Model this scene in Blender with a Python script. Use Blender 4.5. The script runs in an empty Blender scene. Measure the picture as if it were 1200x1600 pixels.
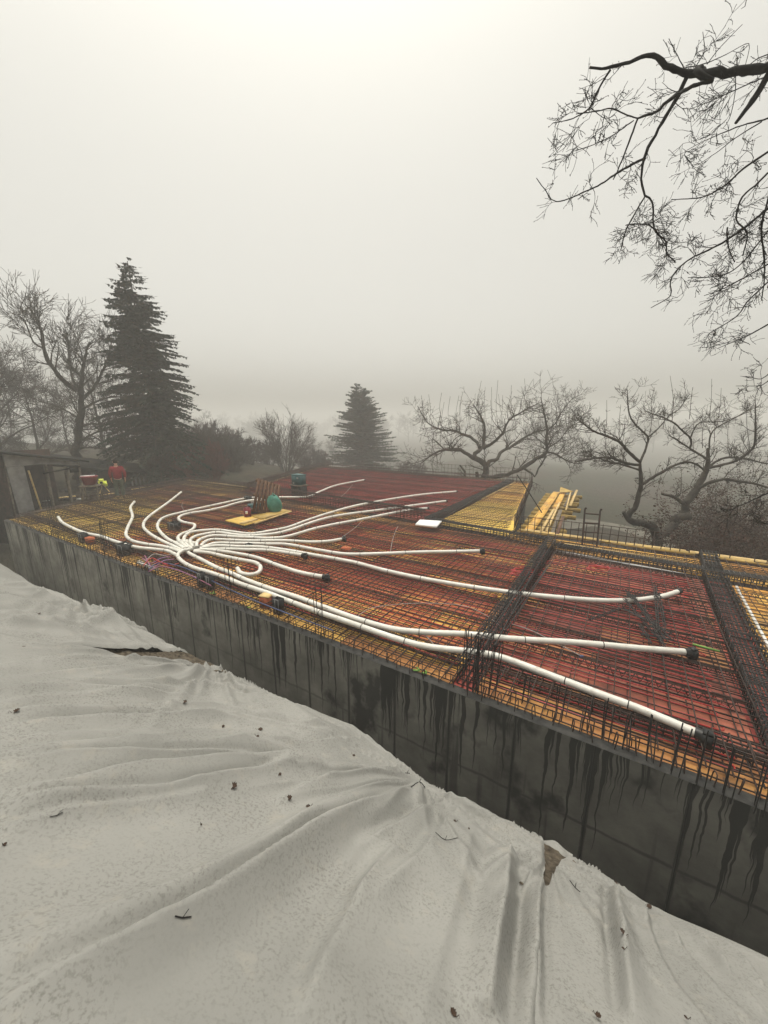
import bpy, math, random
import numpy as np
from math import radians, sin, cos, pi

# ------------------------------------------------------------------ camera, sky, light, exposure
SC = bpy.context.scene
COL = SC.collection
CH = 3.33                       # camera height above the slab level (z = 0)
PITCH = radians(12.95)
FPX = 600.0                     # focal length in pixels of the 1200 x 1600 frame
cam_data = bpy.data.cameras.new('camera')
cam = bpy.data.objects.new('camera', cam_data)
COL.objects.link(cam)
cam.location = (0, 0, CH)
cam.rotation_euler = (pi / 2 - PITCH, 0, 0)
cam_data.sensor_fit = 'VERTICAL'
cam_data.sensor_height = 24.0
cam_data.lens = 24.0 * FPX / 1600.0
cam_data.clip_start = 0.05
cam_data.clip_end = 3000
SC.camera = cam

SUN_EL, SUN_AZ = radians(80), radians(-15)      # azimuth clockwise from +Y
world = bpy.data.worlds.new('World')
SC.world = world
world.use_nodes = True
wn = world.node_tree
wn.nodes.clear()
w_out = wn.nodes.new('ShaderNodeOutputWorld')
w_bg = wn.nodes.new('ShaderNodeBackground')
w_sky = wn.nodes.new('ShaderNodeTexSky')
w_sky.sky_type = 'NISHITA'
w_sky.sun_disc = False
w_sky.sun_elevation = SUN_EL
w_sky.sun_rotation = SUN_AZ
w_sky.air_density = 0.6
w_sky.dust_density = 6.0
w_sky.ozone_density = 0.3
w_hs = wn.nodes.new('ShaderNodeHueSaturation')
w_hs.inputs['Saturation'].default_value = 0.12
w_mul = wn.nodes.new('ShaderNodeMix')
w_mul.data_type = 'RGBA'; w_mul.blend_type = 'MULTIPLY'
w_mul.inputs[0].default_value = 1.0
w_mul.inputs[7].default_value = (1.0, 0.975, 0.875, 1)
wn.links.new(w_sky.outputs[0], w_hs.inputs['Color'])
wn.links.new(w_hs.outputs[0], w_mul.inputs[6])
wn.links.new(w_mul.outputs[2], w_bg.inputs[0])
w_bg.inputs[1].default_value = 0.15
wn.links.new(w_bg.outputs[0], w_out.inputs[0])

sun_data = bpy.data.lights.new('sun', 'SUN')
sun_data.energy = 0.8
sun_data.angle = radians(25)
sun_data.color = (1.0, 0.96, 0.88)
sun = bpy.data.objects.new('sun', sun_data)
COL.objects.link(sun)
sun.rotation_euler = (SUN_EL - pi / 2, 0, -SUN_AZ)  # the lamp shines from the sun's place ahead of the camera

SC.view_settings.view_transform = 'Standard'
SC.view_settings.look = 'None'
SC.view_settings.gamma = 1.0
SC.view_settings.exposure = 0.72
SC.render.engine = 'CYCLES'
SC.cycles.max_bounces = 8
SC.cycles.diffuse_bounces = 3
SC.cycles.volume_bounces = 4
SC.cycles.use_denoising = True

HAZE_DENSITY = 0.0056
HAZE_COLOR = (0.80, 0.797, 0.775, 1)

# ------------------------------------------------------------------ projection and site coordinates
CP, SP = cos(PITCH), sin(PITCH)

def ray(u, v):
    x = (u - 600.0) / FPX
    up = (800.0 - v) / FPX
    return np.array([x, CP + SP * up, CP * up - SP])

def at(u, v, z=0.0):            # point of the horizontal plane z seen at (u, v)
    d = ray(u, v)
    return d * ((z - CH) / d[2]) + np.array([0, 0, CH])

def deep(u, v, y):              # point at forward distance y seen at (u, v)
    d = ray(u, v)
    return d * (y / d[1]) + np.array([0, 0, CH])

WS, WN_, WO = np.array([.849, -.528]), np.array([.528, .849]), np.array([0, 4.8])

def S(s, v, z=0.0):             # site coordinates: s along the wall, v into the slab
    p = WO + WS * s + WN_ * v
    return np.array([p[0], p[1], z])

def to_sv(p):
    q = np.asarray(p)[..., :2] - WO
    return q @ WS, q @ WN_

WANG = math.atan2(WS[1], WS[0])

def sm(a, b, x):
    t = np.clip((np.asarray(x, float) - a) / (b - a), 0, 1)
    return t * t * (3 - 2 * t)

def vnoise(x, y, seed=0):       # smooth value noise on arrays
    x = np.asarray(x, float); y = np.asarray(y, float)
    xi, yi = np.floor(x).astype(np.int64), np.floor(y).astype(np.int64)
    fx, fy = x - xi, y - yi
    fx, fy = fx * fx * (3 - 2 * fx), fy * fy * (3 - 2 * fy)
    def h(i, j):
        n = (i * 374761393 + j * 668265263 + seed * 974711) & 0x7fffffff
        n = ((n ^ (n >> 13)) * 1274126177) & 0x7fffffff
        return ((n ^ (n >> 16)) & 0xffff) / 65535.0
    a, b, c, d = h(xi, yi), h(xi + 1, yi), h(xi, yi + 1), h(xi + 1, yi + 1)
    return (a * (1 - fx) + b * fx) * (1 - fy) + (c * (1 - fx) + d * fx) * fy - 0.5

def fbm(x, y, seed=0, o=4):
    r, a = 0, 1.0
    for k in range(o):
        r = r + a * vnoise(x * 2 ** k, y * 2 ** k, seed + k); a *= .5
    return r

# ------------------------------------------------------------------ mesh builder
class MB:
    def __init__(self):
        self.v, self.f, self.m, self.n = [], [], [], 0

    def add(self, verts, faces, mi=0):
        verts = np.asarray(verts, float).reshape(-1, 3)
        faces = np.asarray(faces, np.int64)
        self.v.append(verts)
        self.f.append(faces + self.n)
        self.m.append(np.full(len(faces), mi, np.int32))
        self.n += len(verts)

    def box(self, c, size, rz=0.0, rx=0.0, ry=0.0, mi=0):
        h = np.array(size) / 2
        v = np.array([[x, y, z] for x in (-1, 1) for y in (-1, 1) for z in (-1, 1)], float) * h
        if rx:
            R = np.array([[1, 0, 0], [0, cos(rx), -sin(rx)], [0, sin(rx), cos(rx)]]); v = v @ R.T
        if ry:
            R = np.array([[cos(ry), 0, sin(ry)], [0, 1, 0], [-sin(ry), 0, cos(ry)]]); v = v @ R.T
        R = np.array([[cos(rz), -sin(rz), 0], [sin(rz), cos(rz), 0], [0, 0, 1]])
        v = v @ R.T + np.array(c)
        self.add(v, [[0, 1, 3, 2], [4, 6, 7, 5], [0, 4, 5, 1], [2, 3, 7, 6], [0, 2, 6, 4], [1, 5, 7, 3]], mi)

    def bars(self, P0, P1, r, mi=0, n=4):
        P0 = np.asarray(P0, float).reshape(-1, 3); P1 = np.asarray(P1, float).reshape(-1, 3)
        if not len(P0): return
        d = P1 - P0
        d /= np.maximum(np.linalg.norm(d, axis=1, keepdims=True), 1e-9)
        ref = np.where(np.abs(d[:, 2:3]) > .8, np.array([[1., 0, 0]]), np.array([[0, 0, 1.]]))
        a = np.cross(d, ref); a /= np.linalg.norm(a, axis=1, keepdims=True)
        b = np.cross(d, a)
        rr = np.broadcast_to(np.asarray(r, float), (len(P0),))[:, None]
        ring = []
        for k in range(n):
            t = 2 * pi * (k + .5) / n
            ring.append((a * cos(t) + b * sin(t)) * rr)
        ring = np.stack(ring, 1)                       # m, n, 3
        V = np.concatenate([P0[:, None] + ring, P1[:, None] + ring], 1)    # m, 2n, 3
        m = len(P0)
        base = (np.arange(m) * 2 * n)[:, None, None]
        q = np.array([[k, (k + 1) % n, n + (k + 1) % n, n + k] for k in range(n)])
        F = (base + q[None]).reshape(-1, 4)
        self.add(V.reshape(-1, 3), F, mi)
        if n == 4:
            caps = np.array([[0, 3, 2, 1], [4, 5, 6, 7]])
            self.f.append(((base + caps[None]).reshape(-1, 4)) + self.n - len(V) * 2 * n)
            self.m.append(np.full(m * 2, mi, np.int32))

    def tube(self, pts, r, n=6, mi=0, cap=True):
        P = np.asarray(pts, float)
        m = len(P)
        if m < 2: return
        R = np.broadcast_to(np.asarray(r, float), (m,))
        T = np.empty_like(P)
        T[1:-1] = P[2:] - P[:-2]; T[0] = P[1] - P[0]; T[-1] = P[-1] - P[-2]
        T /= np.maximum(np.linalg.norm(T, axis=1, keepdims=True), 1e-9)
        t0 = T[0]
        a = np.cross(t0, (0, 0, 1.0) if abs(t0[2]) < .9 else (1.0, 0, 0))
        a /= np.linalg.norm(a)
        ang = 2 * pi * np.arange(n) / n
        ca, sa = np.cos(ang)[:, None], np.sin(ang)[:, None]
        V = np.empty((m, n, 3))
        for i in range(m):
            t = T[i]
            a = a - t * (a @ t)
            l = math.sqrt(a @ a)
            a = a / l if l > 1e-6 else np.cross(t, (0.3, 0.9, 0.2))
            b = np.array([t[1] * a[2] - t[2] * a[1], t[2] * a[0] - t[0] * a[2], t[0] * a[1] - t[1] * a[0]])
            V[i] = P[i] + R[i] * (ca * a + sa * b)
        i = np.arange(m - 1)[:, None] * n
        k = np.arange(n)[None]; k2 = (k + 1) % n
        F = np.stack([i + k, i + k2, i + n + k2, i + n + k], -1).reshape(-1, 4)
        self.add(V.reshape(-1, 3), F, mi)
        if cap and n >= 4:
            for j, rev in ((0, True), (m - 1, False)):
                c = P[j]
                idx = np.arange(n)
                vv = np.concatenate([V[j], [c]])
                ff = [[x, (x + 1) % n, n] for x in idx] if not rev else [[(x + 1) % n, x, n] for x in idx]
                self.add(vv, ff, mi)

    def lathe(self, prof, c=(0, 0, 0), n=16, mi=0):
        prof = list(prof); m = len(prof)
        V = [[c[0] + r * cos(2 * pi * k / n), c[1] + r * sin(2 * pi * k / n), c[2] + z] for r, z in prof for k in range(n)]
        F = [[i * n + k, i * n + (k + 1) % n, (i + 1) * n + (k + 1) % n, (i + 1) * n + k] for i in range(m - 1) for k in range(n)]
        self.add(V, F, mi)

    def build(self, name, mats, parent=None, smooth=False):
        me = bpy.data.meshes.new(name)
        if self.n:
            V = np.concatenate(self.v)
            loops, starts, tot, mi = [], [], [], []
            c = 0
            for f, m in zip(self.f, self.m):
                k = f.shape[1]
                loops.append(f.ravel())
                starts.append(c + np.arange(len(f)) * k)
                tot.append(np.full(len(f), k)); mi.append(m)
                c += f.size
            loops = np.concatenate(loops); starts = np.concatenate(starts); mi = np.concatenate(mi)
            me.vertices.add(len(V)); me.vertices.foreach_set('co', V.ravel())
            me.loops.add(len(loops)); me.loops.foreach_set('vertex_index', loops.astype(np.int32))
            me.polygons.add(len(starts)); me.polygons.foreach_set('loop_start', starts.astype(np.int32))
            me.polygons.foreach_set('loop_total', np.concatenate(tot).astype(np.int32))
            me.polygons.foreach_set('material_index', mi)
            if smooth:
                me.polygons.foreach_set('use_smooth', np.ones(len(starts), bool))
            me.update(calc_edges=True)
            me.validate()
        for m in (mats if isinstance(mats, (list, tuple)) else [mats]):
            me.materials.append(m)
        o = bpy.data.objects.new(name, me)
        COL.objects.link(o)
        if parent: o.parent = parent
        return o

def tag(o, label=None, cat=None, group=None, kind=None):
    if label: o['label'] = label
    if cat: o['category'] = cat
    if group: o['group'] = group
    if kind: o['kind'] = kind
    return o

def empty(name, loc=(0, 0, 0), rz=0.0, label=None, cat=None, group=None):
    o = bpy.data.objects.new(name, None)
    o.empty_display_size = .2
    o.location = loc; o.rotation_euler = (0, 0, rz)
    COL.objects.link(o)
    return tag(o, label, cat, group)

def copy_tree(o, parent=None):
    c = o.copy(); COL.objects.link(c)
    if parent: c.parent = parent
    for ch in [x for x in o.children]: copy_tree(ch, c)
    return c

def spline(P, step=0.1, k=None):            # centripetal-ish Catmull-Rom through points
    P = np.asarray(P, float)
    if len(P) < 3:
        n = max(2, int(np.linalg.norm(P[-1] - P[0]) / step) + 1)
        return np.array([P[0] + (P[-1] - P[0]) * t for t in np.linspace(0, 1, n)])
    Q = np.vstack([2 * P[0] - P[1], P, 2 * P[-1] - P[-2]])
    out = []
    for i in range(1, len(Q) - 2):
        n = max(1, int(np.linalg.norm(Q[i + 1] - Q[i]) / step))
        for j in range(n):
            t = j / n
            out.append(.5 * (2 * Q[i] + (Q[i + 1] - Q[i - 1]) * t + (2 * Q[i - 1] - 5 * Q[i] + 4 * Q[i + 1] - Q[i + 2]) * t * t
                             + (-Q[i - 1] + 3 * Q[i] - 3 * Q[i + 1] + Q[i + 2]) * t ** 3))
    out.append(P[-1])
    return np.array(out)

# ------------------------------------------------------------------ materials
def new_mat(name, rough=.7, spec=.3):
    m = bpy.data.materials.new(name); m.use_nodes = True
    nt = m.node_tree
    b = nt.nodes['Principled BSDF']
    b.inputs['Roughness'].default_value = rough
    b.inputs['Specular IOR Level'].default_value = spec
    return m, nt, b

def N(nt, t, **kw):
    n = nt.nodes.new(t)
    for k, v in kw.items():
        if hasattr(n, k): setattr(n, k, v)
    return n

def math_(nt, op, a, b=None, c=None, clamp=False):
    n = nt.nodes.new('ShaderNodeMath'); n.operation = op; n.use_clamp = clamp
    for i, x in enumerate((a, b, c)):
        if x is None: continue
        if isinstance(x, (int, float)): n.inputs[i].default_value = x
        else: nt.links.new(x, n.inputs[i])
    return n.outputs[0]

def noise(nt, vec, scale, detail=3, rough=.5, dim='3D', scl=None):
    if scl is not None:
        mp = nt.nodes.new('ShaderNodeMapping'); mp.inputs['Scale'].default_value = scl
        nt.links.new(vec, mp.inputs[0]); vec = mp.outputs[0]
    n = nt.nodes.new('ShaderNodeTexNoise'); n.noise_dimensions = dim
    n.inputs['Scale'].default_value = scale; n.inputs['Detail'].default_value = detail
    n.inputs['Roughness'].default_value = rough
    if dim == '1D': nt.links.new(vec, n.inputs['W'])
    else: nt.links.new(vec, n.inputs['Vector'])
    return n.outputs[0]

def ramp(nt, fac, stops):
    r = nt.nodes.new('ShaderNodeValToRGB')
    e = r.color_ramp.elements
    while len(e) < len(stops): e.new(.5)
    for el, (p, c) in zip(e, stops):
        el.position = p; el.color = (c, c, c, 1) if isinstance(c, (int, float)) else (*c, 1)
    nt.links.new(fac, r.inputs[0])
    return r.outputs[0]

def mixc(nt, fac, a, b, blend='MIX'):
    n = nt.nodes.new('ShaderNodeMix'); n.data_type = 'RGBA'; n.blend_type = blend
    for i, x in ((0, fac), (6, a), (7, b)):
        if isinstance(x, (int, float)): n.inputs[i].default_value = x
        elif isinstance(x, tuple): n.inputs[i].default_value = (*x, 1) if len(x) == 3 else x
        else: nt.links.new(x, n.inputs[i])
    return n.outputs[2]

def bump(nt, b, h, strength=.4, dist=.01):
    n = nt.nodes.new('ShaderNodeBump'); n.inputs['Strength'].default_value = strength
    n.inputs['Distance'].default_value = dist
    nt.links.new(h, n.inputs['Height']); nt.links.new(n.outputs[0], b.inputs['Normal'])

def coords(nt, which='Object'):
    return nt.nodes.new('ShaderNodeTexCoord').outputs[which]

def simple(name, c1, c2=None, scale=8, rough=.6, spec=.3, bmp=0, dist=.005, detail=4):
    m, nt, b = new_mat(name, rough, spec)
    co = coords(nt)
    c2 = c2 or tuple(x * .7 for x in c1)
    f = noise(nt, co, scale, detail, .6)
    nt.links.new(ramp(nt, f, [(.35, c1), (.65, c2)]), b.inputs['Base Color'])
    if bmp: bump(nt, b, f, bmp, dist)
    return m

M = {}
# every site object's mesh is in world coordinates, so Object coordinates are metres on the site
def mat_cover():
    m, nt, b = new_mat('geotextile fleece', .95, .1)
    co = coords(nt)
    big = noise(nt, co, .9, 3, .5)
    fine = noise(nt, co, 120, 3, .7)
    spots = noise(nt, co, 62, 2, .75, scl=(1, 1, 1))
    patch = noise(nt, co, 2.2, 4, .6)
    c = ramp(nt, big, [(.3, (.195, .194, .182)), (.7, (.25, .247, .232))])
    sp = ramp(nt, spots, [(.50, 0.0), (.66, 1.0)])
    am = math_(nt, 'MULTIPLY', sp, ramp(nt, patch, [(.36, 0.12), (.62, .66)]))
    c = mixc(nt, am, c, (.115, .113, .10))
    dirt = ramp(nt, noise(nt, co, 5.5, 6, .7), [(.56, 0.0), (.80, .6)])
    c = mixc(nt, dirt, c, (.30, .28, .24))
    nt.links.new(c, b.inputs['Base Color'])
    h = math_(nt, 'ADD', math_(nt, 'MULTIPLY', fine, .5), spots)
    bump(nt, b, h, .22, .004)
    return m
M['cover'] = mat_cover()

def mat_wall():
    m, nt, b = new_mat('wet cast concrete', .6, .35)
    co = coords(nt)                       # wall object: x = s along the wall, z up
    sep = nt.nodes.new('ShaderNodeSeparateXYZ'); nt.links.new(co, sep.inputs[0])
    s, z = sep.outputs[0], sep.outputs[2]
    depth = math_(nt, 'MULTIPLY', z, -1.0)
    base = noise(nt, co, 1.4, 6, .65)
    c = ramp(nt, base, [(.32, (.17, .162, .14)), (.5, (.29, .28, .245)), (.66, (.42, .405, .35))])
    # real soaking plus painted trench shade, both growing towards the right end
    wet_shade = ramp(nt, math_(nt, 'MULTIPLY_ADD', s, .05, .75), [(.12, 0.0), (.45, .25), (.68, .6), (.88, 1.0)])
    patch = noise(nt, co, .9, 5, .6, scl=(1, 1, .8))
    wetp = ramp(nt, math_(nt, 'MULTIPLY_ADD', wet_shade, .10, math_(nt, 'SUBTRACT', patch, .04)), [(.59, 0.0), (.66, 1.0)])
    # drips running down from the crown of the wall
    warp = math_(nt, 'MULTIPLY_ADD', noise(nt, co, 3.0, 2, .5), .10, s)
    d1 = noise(nt, warp, 11.0, 3, .7, '1D'); d2 = noise(nt, warp, 1.7, 2, .5, '1D')
    L = math_(nt, 'MULTIPLY', math_(nt, 'SUBTRACT', math_(nt, 'MULTIPLY_ADD', d2, .8, d1), .90), 5.5)
    L = math_(nt, 'MULTIPLY_ADD', wet_shade, .10, L)
    drip = math_(nt, 'MULTIPLY', math_(nt, 'SUBTRACT', L, depth), 9.0, clamp=True)
    # seams between the shutter panels, each with its own wet run
    fr = math_(nt, 'ABSOLUTE', math_(nt, 'SUBTRACT', math_(nt, 'FRACT', math_(nt, 'DIVIDE', math_(nt, 'ADD', s, 41.23), .82)), .5))
    wob = math_(nt, 'MULTIPLY', math_(nt, 'SUBTRACT', noise(nt, co, 4.0, 4, .7), .5), .03)
    seam = ramp(nt, math_(nt, 'ADD', fr, wob), [(0.0, 1.0), (.016, 1.0), (.034, 0.0)])
    thin = ramp(nt, fr, [(0.0, 1.0), (.007, 1.0), (.011, 0.0)])
    zw = math_(nt, 'ADD', z, math_(nt, 'MULTIPLY', math_(nt, 'SUBTRACT', noise(nt, co, 3, 5, .6), .5), .10))
    lift = math_(nt, 'ABSOLUTE', math_(nt, 'ADD', zw, 1.05))
    liftl = math_(nt, 'MULTIPLY', ramp(nt, lift, [(0.0, .7), (.012, .6), (.03, 0.0)]), wet_shade)
    streak = ramp(nt, noise(nt, co, 5.0, 3, .6, scl=(1, 1, .05)), [(.60, 0.0), (.68, .6)])
    w = math_(nt, 'MAXIMUM', math_(nt, 'MULTIPLY', wetp, .86), math_(nt, 'MULTIPLY', drip, .93))
    w = math_(nt, 'MAXIMUM', w, math_(nt, 'MULTIPLY', seam, math_(nt, 'MULTIPLY_ADD', wet_shade, .5, .4)))
    w = math_(nt, 'MAXIMUM', w, thin)
    w = math_(nt, 'MAXIMUM', w, liftl)
    w = math_(nt, 'MAXIMUM', w, streak)
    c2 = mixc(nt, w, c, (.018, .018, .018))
    c2 = mixc(nt, math_(nt, 'MULTIPLY', wet_shade, .66), c2, (.016, .016, .015))  # smooth darkening to the right: trench shade mixed into the wet concrete colour
    nt.links.new(c2, b.inputs['Base Color'])
    nt.links.new(math_(nt, 'MULTIPLY_ADD', w, -.2, .75), b.inputs['Roughness'])
    h = math_(nt, 'SUBTRACT', noise(nt, co, 14, 6, .7), math_(nt, 'MULTIPLY', thin, 1.5))
    bump(nt, b, h, .5, .012)
    return m
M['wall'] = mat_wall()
M['kerb'] = simple('rough wet concrete edge', (.034, .033, .030), (.010, .010, .010), 9, .7, .3, .6, .02, 6)

def mat_ply(name, ca, cb, cc, wetc, bias=.5, bw=.5, bl=2.5):
    m, nt, b = new_mat(name, .5, .35)
    co = coords(nt)
    mp = nt.nodes.new('ShaderNodeMapping'); mp.inputs['Rotation'].default_value = (0, 0, -WANG)
    nt.links.new(co, mp.inputs[0]); lv = mp.outputs[0]
    br = nt.nodes.new('ShaderNodeTexBrick')
    br.offset = .37
    br.inputs['Color1'].default_value = (0, 0, 0, 1); br.inputs['Color2'].default_value = (1, 1, 1, 1)
    br.inputs['Mortar'].default_value = (0, 0, 0, 1)
    br.inputs['Scale'].default_value = 1.0; br.inputs['Mortar Size'].default_value = .008
    br.inputs['Brick Width'].default_value = bl; br.inputs['Row Height'].default_value = bw
    nt.links.new(lv, br.inputs['Vector'])
    pan = br.outputs['Color']
    reg = noise(nt, co, .28, 3, .5)
    loc = noise(nt, lv, 2.0, 5, .6, scl=(.5, 2.5, 1))
    f = math_(nt, 'ADD', math_(nt, 'MULTIPLY', reg, .55), math_(nt, 'ADD', math_(nt, 'MULTIPLY', pan, .30), math_(nt, 'MULTIPLY', loc, .26)))
    f = math_(nt, 'ADD', f, bias - .5)
    c = ramp(nt, f, [(.38, ca), (.54, cb), (.66, cc)])
    wet = ramp(nt, noise(nt, co, 1.1, 6, .7), [(.52, 0.0), (.66, .75)])
    c = mixc(nt, wet, c, wetc)
    c = mixc(nt, br.outputs['Fac'], c, (.015, .01, .008))
    grain = noise(nt, lv, 6, 4, .7, scl=(1, 22, 1))
    c = mixc(nt, .5, c, ramp(nt, grain, [(.3, .7), (.7, 1.15)]), 'MULTIPLY')
    nt.links.new(c, b.inputs['Base Color'])
    nt.links.new(math_(nt, 'MULTIPLY_ADD', wet, -.25, .6), b.inputs['Roughness'])
    bump(nt, b, grain, .2, .004)
    return m
M['ply_red'] = mat_ply('wet reddish shuttering board', (.25, .07, .03), (.48, .16, .05), (.66, .38, .08), (.13, .035, .022), .52)
M['ply_yellow'] = mat_ply('yellow shuttering board', (.46, .20, .035), (.60, .31, .05), (.68, .40, .08), (.24, .12, .04), .52)
M['ply_brown'] = mat_ply('brown shuttering board', (.38, .20, .07), (.60, .38, .09), (.74, .50, .09), (.20, .10, .05), .6)
M['ply_pink'] = mat_ply('pinkish wet shuttering board', (.22, .06, .042), (.36, .11, .065), (.52, .26, .08), (.12, .035, .026), .49)
M['ply_brown2'] = mat_ply('wet orange brown shuttering board', (.20, .07, .03), (.38, .17, .05), (.55, .33, .07), (.10, .04, .02), .5)
M['ply_dark'] = mat_ply('dark red shuttering board', (.32, .055, .045), (.40, .075, .055), (.48, .12, .07), (.19, .04, .035), .5)
M['timber'] = simple('pale sawn timber', (.62, .45, .20), (.40, .28, .13), 6, .7, .2, .2, .004)
M['timber_yellow'] = simple('yellow formwork timber', (.46, .30, .07), (.28, .19, .06), 5, .55, .3, .2, .003)
M['timber_grey'] = simple('weathered grey timber', (.20, .17, .13), (.09, .075, .06), 7, .85, .15, .4, .006)
M['timber_brown'] = simple('brown pallet wood', (.16, .09, .055), (.07, .04, .028), 9, .8, .2, .3, .004)
M['steel'] = simple('dark rusting rebar', (.018, .012, .010), (.048, .022, .014), 14, .65, .4)
M['steel_black'] = simple('wet black steel', (.008, .008, .009), (.02, .017, .016), 10, .5, .45)
M['red_pipe'] = simple('red plastic heating pipe', (.42, .022, .018), (.30, .012, .012), 3, .35, .5)
M['purple_pipe'] = simple('violet plastic pipe', (.22, .12, .28), (.30, .08, .10), 3, .4, .5)
M['grey_cable'] = simple('grey cable', (.33, .29, .27), (.20, .17, .16), 6, .5, .4)
M['blue_pipe'] = simple('dark blue plastic pipe', (.05, .07, .16), (.03, .04, .10), 4, .4, .5)
def mat_white():
    m, nt, b = new_mat('white ribbed air duct', .42, .4)
    co = coords(nt)
    f = noise(nt, co, 6, 4, .6)
    c = ramp(nt, f, [(.3, (.52, .505, .455)), (.6, (.61, .595, .55))])
    c = mixc(nt, ramp(nt, noise(nt, co, 9, 6, .75), [(.56, 0.0), (.72, .55)]), c, (.26, .22, .17))
    nt.links.new(c, b.inputs['Base Color'])
    bump(nt, b, noise(nt, co, 14, 3, .6), .15, .01)
    return m
M['white_pipe'] = mat_white()
M['tape'] = simple('black tape', (.02, .02, .02), (.04, .04, .04), 10, .6, .3)
M['black_plastic'] = simple('black plastic', (.005, .005, .006), (.012, .012, .012), 12, .45, .4)
M['white_edge'] = simple('white plastic edge', (.72, .72, .70), (.6, .6, .58), 6, .5, .3)
M['white_sheet'] = simple('white sheet', (.85, .86, .87), (.78, .79, .80), 3, .5, .3)
M['brick'] = simple('orange clay block', (.42, .12, .055), (.30, .09, .045), 12, .85, .15, .3)
M['green'] = simple('bright green plastic', (.16, .32, .06), (.1, .22, .04), 8, .5, .3)
M['teal'] = simple('dark teal plastic', (.035, .11, .115), (.02, .07, .075), 5, .5, .4)
M['teal_bag'] = simple('green woven bag', (.09, .26, .20), (.05, .17, .13), 5, .7, .2, .6, .03)
M['red_plastic'] = simple('red plastic', (.20, .018, .028), (.14, .012, .02), 4, .45, .4)
M['bark'] = simple('dark wet bark', (.030, .024, .020), (.065, .055, .045), 9, .9, .1, .6, .01)
M['bark_grey'] = simple('lichen grey bark', (.075, .068, .058), (.035, .030, .026), 5, .9, .1, .6, .02)
M['bark_black'] = simple('black wet bark', (.006, .006, .006), (.016, .014, .013), 12, .85, .2, .6, .01)
M['twig'] = simple('brown twigs', (.055, .042, .034), (.035, .028, .024), 3, .9, .1)
M['twig_red'] = simple('reddish twigs', (.13, .045, .04), (.07, .035, .03), 3, .9, .1)
M['needles'] = simple('spruce needles', (.012, .022, .015), (.026, .038, .025), 1.5, .85, .15)
M['needles_pine'] = simple('pine needles', (.032, .052, .034), (.055, .075, .048), 1.5, .85, .15)
M['brown_leaves'] = simple('withered brown leaves', (.075, .036, .026), (.032, .022, .017), 2.5, .85, .1)
M['leaf'] = simple('dead leaf', (.045, .026, .016), (.02, .013, .01), 20, .8, .2)
M['jacket'] = simple('red knitted pullover', (.24, .022, .036), (.18, .018, .026), 10, .9, .1)
M['trousers'] = simple('grey green work trousers', (.10, .125, .11), (.07, .09, .08), 10, .9, .1)
M['skin'] = simple('skin', (.50, .30, .22), (.45, .26, .19), 10, .6, .3)
M['hair'] = simple('dark hair', (.015, .012, .010), (.03, .025, .02), 30, .8, .2)
M['boots'] = simple('dark boots', (.02, .018, .016), (.03, .027, .024), 10, .7, .2)
M['yellow_hi'] = simple('bright yellow plastic', (.80, .88, .12), (.7, .75, .1), 5, .5, .3)
M['shed_wall'] = simple('pale peeling sheet', (.30, .29, .28), (.17, .165, .16), 2.2, .8, .2, .3, .01)
M['shed_dark'] = simple('tarred roofing', (.012, .012, .012), (.028, .027, .025), 3, .9, .1, .5, .02)
M['shed_back'] = simple('dark stacked wood', (.06, .035, .028), (.02, .016, .014), 5, .9, .1, .5, .03)
M['metal_grey'] = simple('grey metal', (.35, .35, .34), (.25, .25, .24), 8, .5, .5)

def mat_ground():
    m, nt, b = new_mat('wet earth and winter grass', .95, .1)
    co = coords(nt)
    f = noise(nt, co, 1.3, 8, .7)
    c = ramp(nt, f, [(.3, (.018, .014, .010)), (.5, (.04, .033, .024)), (.7, (.075, .062, .044))])
    g = ramp(nt, noise(nt, co, .07, 5, .65), [(.42, 0.0), (.6, .8)])
    c = mixc(nt, g, c, (.030, .034, .020))
    nt.links.new(c, b.inputs['Base Color'])
    bump(nt, b, noise(nt, co, 6, 8, .75), 1.0, .12)
    return m
M['ground'] = mat_ground()
M['soil'] = simple('loose brown soil', (.115, .095, .070), (.035, .028, .021), 22, .95, .1, 1.0, .03, 8)
M['track'] = simple('pale worn track', (.13, .12, .10), (.08, .076, .06), 1.2, .95, .1, .5, .03, 8)

# ------------------------------------------------------------------ terrain
RIM_U = np.array([-30., -15.5, -11.61, -8.93, -6.17, -3.8, -2.07, -.66, .33, .9, 1.47, 2.08, 2.45, 2.86, 3.26, 3.73, 6, 30])
RIM_Z = np.array([-.42, -.45, -.38, -.47, -.26, -.20, -.10, -.08, .03, -.05, -.15, -.13, -.18, -.16, -.14, -.11, -.1, 0])
RD = 1.2                                 # the bank's rim lies this far outside the wall

def bank(s, d):                          # the smooth shape of the earth bank the photographer stands on
    rim = np.interp(s, RIM_U, RIM_Z)
    k = (d - RD) / 2.87
    top = 1.72 + .02 * np.clip(-s - 3, 0, 12)
    kk = np.where(k < 1, np.clip(k, 0, 1) ** .93, 1 + (k - 1) * .32)
    return rim + (top - rim) * kk

def ground_z(s, v):
    d = -v
    floor = -3.2 + 1.3 * sm(-9, -15.5, s)
    zb = bank(s, np.maximum(d, RD)) - .10
    f = sm(.45, RD + .02, d)
    front = floor + (zb - floor) * f
    left = sm(-13.0, -18.0, s + .25 * v)
    leftz = -1.9 + 1.45 * sm(.0, 3.2, v) + .9 * sm(-20, -34, s) + .05 * np.clip(v - 14, 0, 12) * sm(-22, -45, s) - .2 * np.clip(v - 17, 0, 45)
    rightz = -3.3 - 2.2 * sm(14, 60, v + .3 * s) - 5 * sm(60, 160, v + .3 * s)
    backz = rightz + (leftz - rightz) * left
    t = sm(-.3, .1, v)
    return front * (1 - t) + backz * t + .05 * fbm(s * .8, v * .8, 3) * (1 - sm(0, 1, np.abs(d - 3)))

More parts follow.
